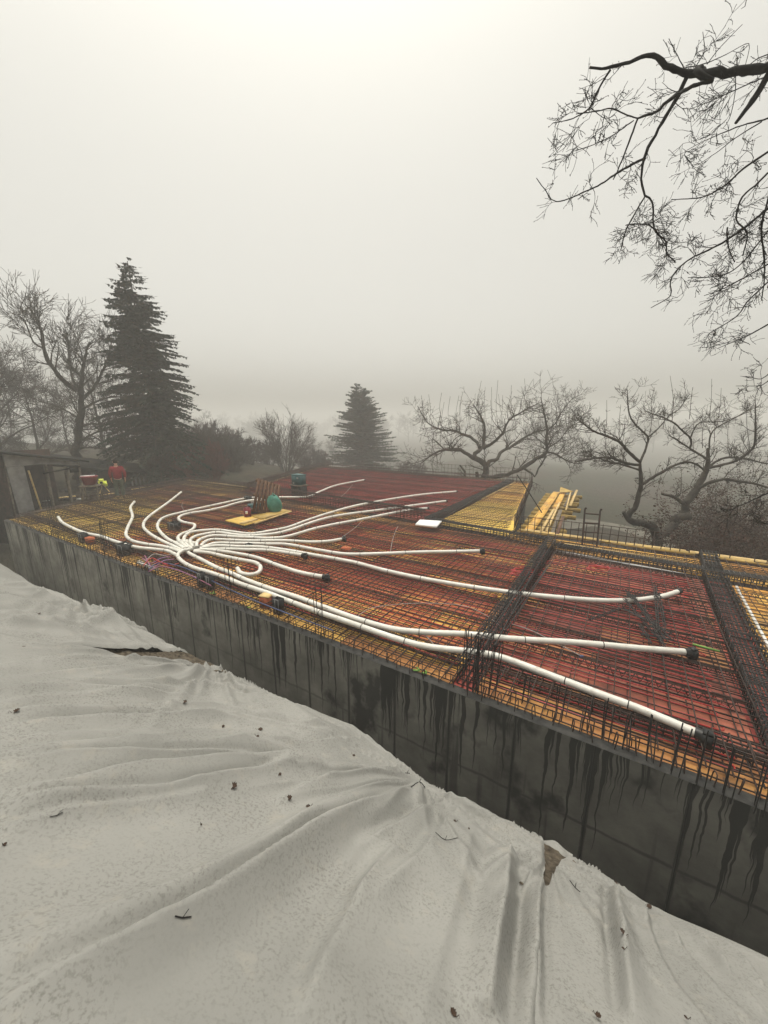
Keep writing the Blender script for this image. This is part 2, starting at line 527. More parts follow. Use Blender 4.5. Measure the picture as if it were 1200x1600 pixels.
def grid_faces(nr, nc):
    i = np.arange(nr - 1)[:, None] * nc; k = np.arange(nc - 1)[None]
    return np.stack([i + k, i + k + 1, i + nc + k + 1, i + nc + k], -1).reshape(-1, 4)

def axis(parts):
    out = []
    for a, b, st in parts: out += list(np.arange(a, b, st))
    return np.array(out + [parts[-1][1]])

gs = axis([(-1700, -560, 80), (-560, -60, 20), (-60, -24, 1.5), (-24, 10, .35), (10, 40, 2), (40, 560, 20), (560, 1700, 80)])
gv = axis([(-60, -12, 3), (-12, -2, .5), (-2, 1, .08), (1, 24, .6), (24, 60, 2), (60, 640, 14), (640, 1800, 80)])
SS, VV = np.meshgrid(gs, gv)
ZZ = ground_z(SS, VV)
ZZ = ZZ + .10 * fbm(SS * .35, VV * .35, 11) * sm(16, 24, np.abs(VV) + np.abs(SS + 4) * .6)
mb = MB()
mb.add(np.stack([WO[0] + WS[0] * SS + WN_[0] * VV, WO[1] + WS[1] * SS + WN_[1] * VV, ZZ], -1), grid_faces(len(gv), len(gs)))
tag(mb.build('ground', M['ground'], smooth=True), kind='structure')

# pale worn track in the valley behind the ladder
mb = MB()
P = []
cl = [deep(820, 800, 1)] and None
trk = [at(u, v, -3.25) for u, v in ((862, 815), (905, 806), (960, 812), (1015, 826), (1080, 850), (1180, 900))]
ctr = spline(trk, 1.0)
for i, p in enumerate(ctr):
    a = ctr[min(i + 1, len(ctr) - 1)] - ctr[max(i - 1, 0)]
    nrm = np.array([-a[1], a[0], 0]) / (np.linalg.norm(a[:2]) + 1e-6)
    w = 1.3 + .3 * sin(i * .7)
    for t in np.linspace(-1, 1, 7):
        q = p + nrm * w * t
        s_, v_ = to_sv(q)
        q[2] = float(ground_z(np.array(s_), np.array(v_))) + .05 - .02 * abs(t)
        P.append(q)
mb.add(P, grid_faces(len(ctr), 7))
tag(mb.build('path', M['track'], smooth=True), kind='structure')

# ------------------------------------------------------------------ fleece sheets on the bank
def march(u, v):                          # where the view ray first meets the smooth bank
    d = ray(u, v)
    t = .3
    while t < 30:
        p = d * t + np.array([0, 0, CH])
        s_, v_ = to_sv(p)
        if -v_ < RD: return s_, RD
        if p[2] < bank(np.array(s_), np.array(-v_)): return s_, -v_
        t += .01
    return s_, -v_

FOLDS = []                                # (polyline in (s, d), height, width, skew)
def fold(px, h, w, skew=.6):
    pts = np.array([march(u, v) for u, v in px])
    FOLDS.append((pts, h * (1 + .2 * float(np.clip(-pts[:, 0].mean(), 0, 6))), w, skew))
fold([(0, 1590), (100, 1535), (200, 1487), (330, 1422), (440, 1350), (500, 1312), (600, 1262), (665, 1232)], .085, .075, 1.0)
fold([(0, 1500), (150, 1440), (290, 1385), (400, 1330), (520, 1262), (610, 1225)], .05, .12, .4)
fold([(0, 1243), (100, 1233), (230, 1206), (400, 1196), (500, 1190)], .075, .10, .9)
fold([(0, 1268), (120, 1256), (250, 1240), (400, 1220), (460, 1203)], .06, .07, .9)
fold([(10, 1300), (120, 1280), (230, 1262), (330, 1245)], .035, .05, .8)
fold([(0, 1088), (120, 1085), (200, 1090), (330, 1082), (420, 1105), (500, 1130)], .06, .09, .7)
fold([(0, 1118), (200, 1118), (380, 1128), (520, 1150)], .045, .06, .6)
fold([(230, 1105), (360, 1112), (470, 1135), (545, 1145)], .045, .05, .8)
fold([(260, 1170), (380, 1165), (500, 1160), (580, 1155)], .035, .06, .6)
fold([(430, 1255), (520, 1218), (600, 1210), (660, 1212)], .045, .06, .6)
fold([(0, 1180), (150, 1170), (300, 1150), (440, 1150)], .025, .10, .4)
fold([(560, 1330), (620, 1300), (690, 1262), (715, 1250)], .045, .07, .7)
fold([(590, 1420), (660, 1350), (700, 1290), (735, 1262)], .04, .09, .6)
fold([(480, 1600), (520, 1500), (570, 1400), (620, 1330)], .06, .10, .5)
fold([(800, 1345), (792, 1430), (778, 1510), (765, 1600)], .10, .075, 1.0)
fold([(848, 1395), (846, 1450), (846, 1520), (844, 1600)], .05, .035, .8)
fold([(742, 1300), (720, 1400), (690, 1500), (660, 1600)], .04, .10, .5)
fold([(958, 1395), (965, 1450), (975, 1520), (985, 1600)], .085, .05, -.9)
fold([(1000, 1402), (1020, 1480), (1050, 1540), (1100, 1600)], .04, .04, .8)
fold([(1025, 1415), (1070, 1490), (1120, 1550), (1175, 1600)], .035, .035, .8)
fold([(1070, 1440), (1110, 1490), (1160, 1550), (1199, 1590)], .05, .03, .8)
fold([(1130, 1470), (1160, 1500), (1199, 1550)], .04, .03, .8)
fold([(0, 905), (60, 935), (130, 962), (215, 1000)], .06, .10, .6)
fold([(0, 940), (80, 962), (180, 985), (260, 1008)], .05, .10, .6)
fold([(0, 975), (80, 982), (140, 985)], .05, .08, .6)
for k_ in range(9):
    y_ = 1040 + k_ * 19
    fold([(0, y_ + 6), (90, y_ + 2 - k_), (190, y_ - 1 - k_), (300 + 8 * k_, y_ + 4 - 2 * k_), (390 + 14 * k_, y_ + 22 - 2 * k_)], .022 + .012 * ((k_ * 7) % 3), .045 + .012 * ((k_ * 5) % 3), .8)
for k_ in range(6):
    y_ = 912 + k_ * 15
    fold([(0, y_), (70, y_ + 12), (150, y_ + 30 - k_ * 2), (230, y_ + 52 - k_ * 5)], .03, .06, .8)
fold([(60, 1035), (200, 1050), (330, 1062), (380, 1075)], .05, .07, .6)

def fold_disp(s, d):
    out = np.zeros_like(s)
    for pts, h, w, sk in FOLDS:
        lo = pts.min(0) - 5 * w; hi = pts.max(0) + 5 * w
        msk = (s > lo[0]) & (s < hi[0]) & (d > lo[1]) & (d < hi[1])
        if not msk.any(): continue
        q = np.stack([s[msk], d[msk]], -1)
        q = q + .05 * np.stack([vnoise(q[:, 0] * 1.6, q[:, 1] * 1.6, 5), vnoise(q[:, 0] * 1.6, q[:, 1] * 1.6, 9)], -1)
        best = np.full(len(q), 1e9); sg = np.zeros(len(q)); tt = np.zeros(len(q))
        cum = np.concatenate([[0], np.cumsum(np.linalg.norm(np.diff(pts, axis=0), axis=1))]); cum /= cum[-1]
        for i in range(len(pts) - 1):
            a, b = pts[i], pts[i + 1]; ab = b - a; L2 = ab @ ab
            t = np.clip(((q - a) @ ab) / L2, 0, 1)
            c = a + t[:, None] * ab
            e = q - c; dist = np.linalg.norm(e, axis=1)
            s_ = np.sign(ab[0] * e[:, 1] - ab[1] * e[:, 0])
            k = dist < best
            best[k] = dist[k]; sg[k] = s_[k]; tt[k] = (cum[i] + (cum[i + 1] - cum[i]) * t)[k]
        x = best * sg / w
        env = np.sin(np.clip(tt, 0, 1) * pi) ** .35 * (.75 + .5 * vnoise(tt * 7, tt * 0 + h * 99, 4))
        endd = sm(3.5, 1.0, best / w)
        prof = np.exp(-np.abs(x / np.where(x * np.sign(sk) > 0, 1.5, .5)) ** 1.25) - .45 * abs(sk) * np.exp(-((x * np.sign(sk) + 1.05) / .55) ** 2)
        out[msk] += h * env * endd * prof
    return out

FANS = []
for u_, v_, a_, r_ in ((655, 1218, .030, 1.5), (340, 1056, .034, 1.8), (855, 1345, .026, .8), (130, 960, .035, 2.2)):
    FANS.append((*march(u_, v_), a_, r_))

def cover_z(s, d):
    z = bank(s, np.maximum(d, RD))
    g = fold_disp(s, d)
    # broad, drawn-out undulation plus small crumples near the rim
    for cs, cd, amp, rad in FANS:
        th = np.arctan2(d - cd, s - cs); rr_ = np.hypot(d - cd, s - cs)
        q = vnoise(th * 5.5 + .12 * vnoise(s * 1.2, d * 1.2, 61), rr_ * .35, 63)
        q2 = vnoise(th * 11 + .12 * vnoise(s * 1.2, d * 1.2, 71), rr_ * .5, 65)
        ridge = np.clip(1 - np.abs(q) * 5.5, 0, 1) ** 1.5 + .5 * np.clip(1 - np.abs(q2) * 5, 0, 1) ** 1.5
        g = g + amp * ridge * np.exp(-(rr_ / rad) ** 2) * sm(.0, .35, rr_)
    und = .05 * fbm(s * .45 + d * .25, d * .5, 21, 2) + .012 * vnoise(s * 1.6 + d * .8, d * 1.0, 31)
    rimr = .07 * fbm(s * 1.6, d * .6, 41, 2) * sm(RD + 1.1, RD, d)
    near = sm(.2, 1.2, np.hypot(s - 2.53, d - 4.07))
    z = z + g * 2.0 + und * (.3 + .7 * near) + rimr
    over = np.maximum(RD - d, 0)          # past the rim the sheet hangs down into the trench
    return z - over * 1.6 - over ** 2 * 5

def gap_curve(px, dd=None):
    pts = np.array([march(u, v) for u, v in px])
    return pts[np.argsort(pts[:, 1])]
GA = gap_curve([(292, 1022), (260, 1020), (215, 1018), (160, 1017), (100, 1013), (50, 1007)])
GB = gap_curve([(335, 1045), (290, 1046), (220, 1040), (160, 1027), (100, 1016), (50, 1008)])
GC = gap_curve([(850, 1330), (851, 1360), (849, 1385), (846, 1450), (842, 1520), (838, 1590)])
GD = gap_curve([(885, 1345), (870, 1362), (855, 1387), (820, 1425), (815, 1500), (805, 1590)])

def sheet(name, sl, sr, ds, nc, lift_l, lift_r, label, z0=0.0):
    rows = []
    lip = .03
    for d in ds:
        a, b = sl(d), sr(d)
        tt = np.linspace(0, 1, nc)
        rows.append(a + (b - a) * tt)
    s = np.array(rows); d = np.repeat(ds[:, None], nc, 1)
    z = cover_z(s, d) + z0
    a, b = s[:, :1], s[:, -1:]
    if lift_l: z += lift_l * np.exp(-((s - a) / .12) ** 2) - .05 * np.exp(-((s - a) / .015) ** 2)
    if lift_r: z += lift_r * np.exp(-((b - s) / .12) ** 2) - .05 * np.exp(-((b - s) / .015) ** 2)
    X = WO[0] + WS[0] * s - WN_[0] * d; Y = WO[1] + WS[1] * s - WN_[1] * d
    mb = MB(); mb.add(np.stack([X, Y, z], -1), grid_faces(*s.shape)[:, ::-1])
    return tag(mb.build(name, M['cover'], smooth=True), label, 'ground cover')

def ic(G, ext):                            # boundary s(d), extended past the ends
    def f(d):
        if d > G[-1, 1]: return G[-1, 0] + (d - G[-1, 1]) * ext
        return float(np.interp(d, G[:, 1], G[:, 0]))
    return f
fa, fb, fc, fd = ic(GA, -1.5), ic(GB, -1.5), ic(GC, .1), ic(GD, .1)
ds = np.concatenate([np.arange(.72, 1.3, .02), np.arange(1.3, 4.6, .022), np.arange(4.6, 9, .15)])
jag = lambda d, k: .015 * float(fbm(np.array(d * 9.), np.array(k * 1.), 77, 3))
sheet('ground_cover', lambda d: -21., lambda d: fa(d) + jag(d, 1), ds, 420, 0, .05,
      'pale grey fleece sheet nearest the shed, beyond the soil gap')
sheet('ground_cover', lambda d: fb(d) + jag(d, 2), lambda d: fc(d) + jag(d, 3), ds, 430, .05, .022,
      'widest pale grey fleece sheet, between the soil gap and the torn corner', .004)
sheet('ground_cover', lambda d: fd(d) + jag(d, 4), lambda d: 7.5, ds, 360, .0, 0,
      'pale grey fleece sheet on the side of the torn corner away from the soil gap', -.012)
# curled flap of the torn corner
mb = MB()
fp = march(868, 1338)
fo = S(fp[0], -RD - .02, float(cover_z(np.array(fp[0]), np.array(RD))) + .03)
pts = []
for i in range(13):
    for j in range(13):
        a, b_ = i / 12 - .5, j / 12 - .5
        pts.append(fo + np.array([WS[0] * a * .24 + WN_[0] * b_ * .16, WS[1] * a * .24 + WN_[1] * b_ * .16,
                                  .05 * cos(a * 3.4) * (1 - .5 * b_) - .10 * b_ * b_ + .012 * sin(9 * a + 5 * b_) - .05]))
mb.add(pts, grid_faces(13, 13))
tag(mb.build('fleece_scrap', M['cover'], smooth=True), 'small curled scrap of fleece over the torn corner above the trench', 'fabric scrap')

# loose soil showing in the gaps, a lumpy bed just under the sheets
mb = MB()
for (g0, g1, d0, d1, nn) in ((GA, GB, .9, 3.4, 90), (GC, GD, .9, 2.0, 40)):
    dd = np.linspace(d0, d1, 220)
    s = np.array([np.linspace(np.interp(x, g0[:, 1], g0[:, 0]) - .15, np.interp(x, g1[:, 1], g1[:, 0]) + .2, nn) for x in dd])
    d = np.repeat(dd[:, None], nn, 1)
    z = bank(s, np.maximum(d, RD)) - .012 + .05 * fbm(s * 11, d * 11, 51, 4) - 2.4 * np.maximum(RD - d, 0)
    z += .045 * np.exp(-((d - RD - .12) / .2) ** 2)
    mb.add(np.stack([WO[0] + WS[0] * s - WN_[0] * d, WO[1] + WS[1] * s - WN_[1] * d, z], -1), grid_faces(*s.shape)[:, ::-1])
rs = np.random.RandomState(5)
tag(mb.build('soil', M['soil'], smooth=False), 'brown crumbly soil showing between the fleece sheets', 'soil', kind='stuff')

# dead leaves and twigs lying on the fleece
def on_cover(u, v):
    s, d = march(u, v)
    return s, d, float(cover_z(np.array(s), np.array(d)))
def make_leaf(u, v, size, rz, label, grp='dead leaves scattered on the fleece'):
    s, d, z = on_cover(u, v)
    rs = np.random.RandomState(int(u * 7 + v))
    mb = MB(); n = 9
    V = []
    for i in range(n):
        t = i / (n - 1)
        w = .38 * size * sin(pi * min(1, t * 1.02)) ** .7 * (1 + .45 * (-1) ** i * .6)
        x = (t - .5) * size
        zz = .15 * size * (t - .4) ** 2 + .002
        V += [[x, -w, zz + .22 * w + .002], [x, 0, zz], [x, w, zz + .30 * w + .002]]
    F = []
    for i in range(n - 1):
        F += [[i * 3, i * 3 + 1, i * 3 + 4, i * 3 + 3], [i * 3 + 1, i * 3 + 2, i * 3 + 5, i * 3 + 4]]
    mb.add(V, F)
    mb.tube([[-.5 * size, 0, .02 * size + .004], [-.72 * size, .05 * size, .03], [-.85 * size, .03 * size, .015]], .0012, 4)
    o = mb.build('dead_leaf', M['leaf'])
    p = S(s, -d, z + .006)
    o.location = p; o.rotation_euler = (0.05 + .2 * rs.rand(), -.12, rz)
    return tag(o, label, 'leaf', grp)
leaf_px = [(229, 1107, .06, 'small dead leaf on the upper fleece folds, beside a twisted one'), (290, 1111, .06, 'twisted dead leaf high on the fleece folds'),
           (28, 1122, .05, 'dead leaf near the frame edge on the upper fleece'), (349, 1139, .035, 'tiny dead leaf above the elongated one on the middle fleece'),
           (407, 1147, .06, 'elongated dead leaf on the pleated fleece below the wall'), (404, 1166, .035, 'tiny leaf just below the elongated leaf'),
           (553, 1182, .035, 'dark dead leaf close to where the wall panels meet the fleece peak'), (575, 1210, .03, 'tiny dark leaf under the fleece peak'),
           (366, 1241, .065, 'largest curled dark leaf in the middle of the fleece'), (452, 1254, .05, 'broken dead leaf right of the largest curled leaf'),
           (482, 1273, .04, 'small flat dead leaf just below the broken one'), (438, 1220, .03, 'narrow upright dead leaf above the broken leaf'),
           (710, 1294, .03, 'round dark leaf on the swell before the trench'), (732, 1304, .02, 'tiny leaf speck beside the round dark leaf'),
           (959, 1400, .025, 'dark leaf on the pleat past the torn corner'), (1015, 1416, .045, 'long black leaf at the rim past the torn corner'),
           (967, 1487, .04, 'long dark leaf lying in the deep pleat'), (969, 1508, .02, 'small leaf at the foot of the deep pleat'),
           (375, 1389, .02, 'tiny leaf stuck in the big diagonal fold'), (708, 1586, .035, 'reddish upright leaf at the bottom of the picture'),
           (8, 1322, .02, 'speck of leaf at the edge below the double fold'), (934, 1594, .03, 'black leaf under the overlap at the bottom'),
           (1070, 1597, .02, 'pair of black specks of leaf at the bottom'), (315, 1294, .012, 'lone speck of leaf between the folds'),
           (62, 963, .06, 'leaf high up on the fleece sheet nearest the shed'), (12, 930, .06, 'dark leaf at the top fold of the sheet nearest the shed')]
rr = random.Random(3)
for u, v, sz, lb in leaf_px:
    make_leaf(u, v, sz * .85, rr.uniform(-.5, 3.2) if sz < .055 else rr.uniform(-.4, .4), lb)
def make_twig(px, r, label, name='fallen_twig'):
    pts = []
    for u, v in px:
        s, d, z = on_cover(u, v); pts.append(S(s, -d, z + .009))
    mb = MB(); mb.tube(spline(pts, .02), r, 5)
    mid = np.array(pts[len(pts) // 2])
    mb.tube([mid, mid + np.array([.015, .02, .012])], r * .7, 4)
    return tag(mb.build(name, M['bark_black'], smooth=True), label, 'twig', 'fallen twigs on the fleece')
make_twig([(279, 1468), (290, 1467), (303, 1464)], .0022, 'short bent twig on the smooth fleece below the diagonal fold')
make_twig([(680, 1316), (695, 1325), (714, 1329)], .0022, 'curved twig on the swell of fleece before the trench')
make_twig([(888, 1393), (897, 1400), (905, 1405)], .003, 'short black twig just past the torn corner')
make_twig([(620, 1206), (636, 1206), (640, 1209)], .004, 'short stick on the fleece peak beside the wall')
make_twig([(642, 1236), (655, 1238), (664, 1236)], .004, 'dark stick in the fold by the fleece peak')
make_twig([(80, 1289), (92, 1288), (101, 1284)], .0018, 'thin twig lying near the double fold')
# ------------------------------------------------------------------ basement wall and slab formwork
SLAB = [(-15.8, .13), (-17.0, 2.9), (-19.2, 8.9), (-13.8, 8.95), (-17.5, 18.9), (-1.85, 18.9), (-.13, 7.85), (11.5, 8.05), (11.5, .13)]
wall = empty('basement_wall', S(0, 0, 0), WANG, 'long grey cast concrete basement wall streaked with dark wet runs', 'wall')
mb = MB()                                  # local frame: x = s, y = v
ss = np.arange(-15.8, 11.6, .2)
V = []
for s_ in ss: V += [[s_, 0, -4.2], [s_, 0, 0.0]]
mb.add(V, [[2 * i, 2 * i + 2, 2 * i + 3, 2 * i + 1] for i in range(len(ss) - 1)])
mb.add([[-15.8, 0, -4.2], [-15.8, 0, 0], [-15.8, .13, 0], [-15.8, .13, -4.2]], [[0, 1, 2, 3]])
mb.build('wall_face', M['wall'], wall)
mb = MB()                                  # rough top
rows = np.linspace(0, .13, 5)
s2 = np.arange(-15.8, 11.6, .04)
A, B = np.meshgrid(s2, rows)
Z = .012 + .022 * fbm(A * 6, B * 14, 8, 4) * 1.0
Z[0] = 0.0 + .008 * fbm(A[0] * 9, A[0] * 0, 4, 3)
mb.add(np.stack([A, B, Z], -1), grid_faces(len(rows), len(s2)))
mb.build('wall_top', M['kerb'], wall)
# U-shaped starter bars sticking up along the top of the wall
proto = None
rr = random.Random(9)
for i in range(100):
    s_ = -15.2 + i * .2
    if proto is None:
        mb = MB()
        mb.tube([[-.035, 0, -.05], [-.035, 0, .11], [-.028, 0, .135], [0, 0, .145], [.028, 0, .135], [.035, 0, .11], [.035, 0, -.05]], .0065, 4)
        proto = mb.build('starter_bar', M['steel'], wall); o = proto
    else:
        o = proto.copy(); COL.objects.link(o); o.parent = wall
    o.location = (s_, .08 + rr.uniform(-.025, .025), .0)
    o.rotation_euler = (rr.uniform(-.15, .15), rr.uniform(-.12, .12), pi / 2 + rr.uniform(-.5, .5))
    o.scale = (1, 1, rr.uniform(.8, 1.25) * (1.25 if s_ > 1 else 1))
mb = MB()
for i in range(44):                        # the lower second row right of the junction
    s_ = -15.1 + i * .42; h = rr.uniform(.08, .16)
    mb.tube([[s_, .19, -.02], [s_ + rr.uniform(-.02, .02), .19, h], [s_ + .06, .20, h + .01], [s_ + .06, .20, -.02]], .006, 4)
mb.build('starter_bar_row', M['steel'], wall)['kind'] = 'stuff'

def poly_prism(mb, poly, z0, z1):
    top = [list(S(a, b, z1)) for a, b in poly]; bot = [list(S(a, b, z0)) for a, b in poly]
    n = len(poly)
    me_faces = [[i, (i + 1) % n, n + (i + 1) % n, n + i] for i in range(n)]
    V = bot + top
    mb.add(V, me_faces)
    ctr_ = np.mean(np.array(top), 0); ctb = np.mean(np.array(bot), 0)
    mb.add(top + [list(ctr_)], [[i, (i + 1) % n, n] for i in range(n)])
    mb.add(bot + [list(ctb)], [[(i + 1) % n, i, n] for i in range(n)])

def deck(poly, mat, label, z=0.0):
    mb = MB(); poly_prism(mb, poly, z - .035, z)
    return tag(mb.build('formwork_deck', mat), label, 'formwork')
deck([(-15.8, .13), (-9.9, .13), (-9.9, 2.6), (-12.6, 4.2), (-17.7, 4.9), (-17.0, 2.9)], M['ply_brown'], 'brown and yellow shuttering deck at the wall end nearest the shed')
deck([(-9.9, .46), (.95, .46), (.95, 6.95), (-13.8, 8.1), (-18.9, 8.1), (-17.7, 4.9), (-12.6, 4.2), (-9.9, 2.6)], M['ply_red'], 'orange red wet shuttering deck under the fan of white ducts')
deck([(-18.9, 8.1), (-13.8, 8.1), (-13.8, 8.95), (-19.2, 8.9)], M['ply_brown'], 'narrow brown shuttering strip along the edge behind the walking man')
deck([(-9.9, .13), (.95, .13), (.95, .46), (-9.9, .46)], M['ply_brown2'], 'long orange brown board strip along the inside of the wall under the duct fan')
deck([(1.25, .13), (4.05, .13), (4.06, .46), (1.25, .46)], M['ply_brown2'], 'orange brown board strip along the wall between the two dense rebar beams')
deck([(1.25, .46), (4.06, .46), (4.25, 6.25), (1.25, 6.55)], M['ply_pink'], 'reddish shuttering deck between the two dense rebar beams')
deck([(-13.8, 8.45), (-3.1, 7.65), (-3.1, 18.9), (-17.5, 18.9)], M['ply_dark'], 'dark red shuttering deck farthest from the wall, carrying the far duct ends')
deck([(-2.7, 7.65), (-.13, 7.45), (-.13, 7.85), (-.75, 11.9), (-2.7, 12.3)], M['ply_brown'], 'brownish half of the far deck between dark beam and stacked boards')
deck([(-2.7, 12.3), (-.75, 11.9), (-1.85, 18.9), (-2.7, 18.9)], M['ply_yellow'], 'yellow shuttering deck under the pruned apple tree with low wide branches')
deck([(4.55, .13), (11.5, .13), (11.5, 6.0), (4.75, 6.25)], M['ply_yellow'], 'bright yellow shuttering deck past the thick black rebar beam')
deck([(1.25, 6.85), (4.3, 6.6), (11.5, 6.35), (11.5, 8.05), (-.13, 7.85), (-.13, 7.3)], M['ply_yellow'], 'yellow shuttering strip along the edge beside the gnarled tree')
deck([(-13.8, 8.1), (-3.1, 7.3), (-3.1, 7.65), (-13.8, 8.45)], M['ply_dark'], 'dark beam bottom board under the long upright cage', -.06)
deck([(-3.1, 7.3), (.95, 6.95), (1.25, 6.55), (11.5, 6.0), (11.5, 6.35), (4.3, 6.6), (1.25, 6.85), (-3.1, 7.65)], M['ply_dark'], 'dark beam bottom board near the edge with the ladder', -.06)
deck([(.95, .13), (1.25, .13), (1.25, 6.55), (.95, 6.95)], M['ply_dark'], 'dark beam bottom board crossing under the long ducts', -.06)
deck([(4.05, .13), (4.55, .13), (4.75, 6.2), (4.25, 6.2)], M['ply_dark'], 'dark beam bottom board under the thick black beam cage', -.06)
deck([(-3.1, 7.65), (-2.7, 7.65), (-2.7, 18.9), (-3.1, 18.9)], M['ply_dark'], 'dark beam bottom board beside the yellow deck', -.06)

# back walls under the slab, so that the deck stands on something from every side
back = empty('basement_rear_wall', (0, 0, 0), 0, 'grey concrete basement walls under the far edges of the formwork', 'wall')
def vwall(a, b, z0, z1, th, mat, parent, name='wall_panel'):
    p, q = S(*a), S(*b); dd = q - p; L = np.linalg.norm(dd); ang = math.atan2(dd[1], dd[0])
    mb = MB(); mb.box([(p[0] + q[0]) / 2, (p[1] + q[1]) / 2, (z0 + z1) / 2], [L, th, z1 - z0], ang)
    return mb.build(name, mat, parent)
e2 = [(-15.7, .45), (-16.8, 2.9), (-18.9, 8.6), (-14.1, 8.7), (-17.2, 18.6), (-2.1, 18.6), (-.4, 7.6), (11.3, 7.8)]
for i in range(len(e2) - 1): vwall(e2[i], e2[i + 1], -5.0, -.045 - .004 * (i % 2), .25, M['kerb'], back)

# ------------------------------------------------------------------ edge boards
def plank(name, p, q, w, t, mat, label, cat='timber', group=None, parent=None):
    p, q = np.array(p, float), np.array(q, float); dd = q - p; L = np.linalg.norm(dd)
    mb = MB(); c = (p + q) / 2
    mb.box(c, [L, w, t], math.atan2(dd[1], dd[0]), 0, -math.asin(dd[2] / L))
    o = mb.build(name, mat, parent)
    if label: tag(o, label, cat, group)
    return o
def edge_run(a, b, n, mat, lb, w=.12, z=.05, jit=.05, seed=1, cnt='from the shed side'):
    rr = random.Random(seed)
    for i in range(n):
        t0, t1 = i / n, (i + 1) / n - .01
        p = S(a[0] + (b[0] - a[0]) * t0, a[1] + (b[1] - a[1]) * t0 + rr.uniform(-jit, jit), z + rr.uniform(-.01, .02))
        q = S(a[0] + (b[0] - a[0]) * t1, a[1] + (b[1] - a[1]) * t1 + rr.uniform(-jit, jit), z + rr.uniform(-.01, .02))
        plank('edge_board', p, q, w, .05, mat, ('only ' if n == 1 else ['first ', 'second ', 'third ', 'fourth ', 'fifth ', 'sixth '][i]) + lb + ('' if n == 1 else ', ' + cnt), 'timber', lb)
edge_run((-17.2, 19.0), (-1.9, 19.0), 6, M['timber'], 'pale edge board along the far rim of the formwork', seed=2)
edge_run((-13.9, 9.2), (-17.5, 18.8), 5, M['timber'], 'weathered edge board on the far short side of the slab', .1, .05, .1, 3)
edge_run((-19.3, 9.0), (-14.0, 9.05), 3, M['timber'], 'pale edge board at the corner behind the walking man', .1, .07, .04, 4)
edge_run((-17.2, 3.2), (-19.35, 8.9), 3, M['timber_grey'], 'grey edge board beside the walking man', .14, .03, .08, 5)
edge_run((-16.2, .9), (-17.1, 3.0), 1, M['timber_grey'], 'grey edge board at the wall corner nearest the shed', .14, .04, .03, 6)
edge_run((0.0, 8.10), (11.2, 8.30), 5, M['timber_yellow'], 'yellow board capping the formwork edge beside the gnarled tree', .20, .05, .05, 7)
edge_run((0.1, 8.38), (6.4, 8.5), 3, M['timber'], 'pale board laid outside the edge beside the ladder', .16, .0, .04, 8)
edge_run((1.4, 7.3), (4.1, 7.2), 1, M['timber'], 'thin pale lath in the edge strip between the beams', .05, .05, .02, 9)
plank('edge_board', S(4.63, .5, .03), S(4.83, 6.1, .03), .035, .05, M['white_edge'], 'pale white batten along the thick black beam cage', 'timber')
plank('edge_board', S(1.3, 6.62, .03), S(4.2, 6.32, .03), .04, .05, M['white_edge'], 'thin pale batten beside the dark beam near the ladder', 'timber')
plank('edge_board', S(-2.66, 12.6, .03), S(-2.66, 18.6, .03), .06, .05, M['timber'], 'long pale lath between the dark beam and the yellow far deck', 'timber')

# ------------------------------------------------------------------ reinforcement mats
def clip_line(poly, axis_, c):
    xs = []
    n = len(poly)
    for i in range(n):
        a, b = poly[i], poly[(i + 1) % n]
        if (a[axis_] - c) * (b[axis_] - c) < 0:
            t = (c - a[axis_]) / (b[axis_] - a[axis_])
            xs.append(a[1 - axis_] + t * (b[1 - axis_] - a[1 - axis_]))
    xs.sort()
    return [(xs[i], xs[i + 1]) for i in range(0, len(xs) - 1, 2)]

rng = random.Random(21)
def mat_layer(poly, sp_s, sp_v, z, r=.0065, skip=0.02, wav=.018, phase=0.0):
    mb = MB(); P0, P1 = [], []
    vs = [p[1] for p in poly]; ssx = [p[0] for p in poly]
    c = min(vs) + .06 + phase
    while c < max(vs):
        for a, b in clip_line(poly, 1, c):
            if rng.random() < skip: continue
            # a bar is laid in pieces that sag between the spacers
            n = max(1, int((b - a) / 1.6)); q = [a + (b - a) * k / n for k in range(n + 1)]
            off = rng.uniform(-wav, wav); prev = S(q[0], c + off, z)
            for k in range(1, n + 1):
                cur = S(q[k], c + off + rng.uniform(-wav, wav) * .5, z + rng.uniform(-.008, .006))
                P0.append(prev); P1.append(cur); prev = cur
        c += sp_v * rng.uniform(.9, 1.1)
    c = min(ssx) + .06 + phase
    while c < max(ssx):
        for a, b in clip_line(poly, 0, c):
            if rng.random() < skip: continue
            n = max(1, int((b - a) / 1.6)); q = [a + (b - a) * k / n for k in range(n + 1)]
            off = rng.uniform(-wav, wav); prev = S(c + off, q[0], z + .013)
            for k in range(1, n + 1):
                cur = S(c + off + rng.uniform(-wav, wav) * .5, q[k], z + .013 + rng.uniform(-.008, .006))
                P0.append(prev); P1.append(cur); prev = cur
        c += sp_s * rng.uniform(.9, 1.1)
    mb.bars(P0, P1, r)
    return mb
def spacer_rows(poly, sp, z0, z1, r=.004, dense=.1):
    mb = MB(); vs = [p[1] for p in poly]
    c = min(vs) + sp * .6
    while c < max(vs):
        for a, b in clip_line(poly, 1, c):
            x = np.arange(a + .1, b - .1, dense)
            if len(x) < 3: continue
            w = .035
            top = np.array([S(xx, c + .0, z1) for xx in x])
            b1 = np.array([S(xx + dense / 2, c - w, z0) for xx in x]); b2 = np.array([S(xx + dense / 2, c + w, z0) for xx in x])
            mb.bars(top, b1, r); mb.bars(top, b2, r)
            mb.bars(b1[:-1], top[1:], r); mb.bars(b2[:-1], top[1:], r)
            for sh in (-.012, .012):
                mb.bars([S(a + .1, c + sh, z1)], [S(b - .1, c + sh, z1)], r * 1.4)
        c += sp * rng.uniform(.9, 1.1)
    return mb
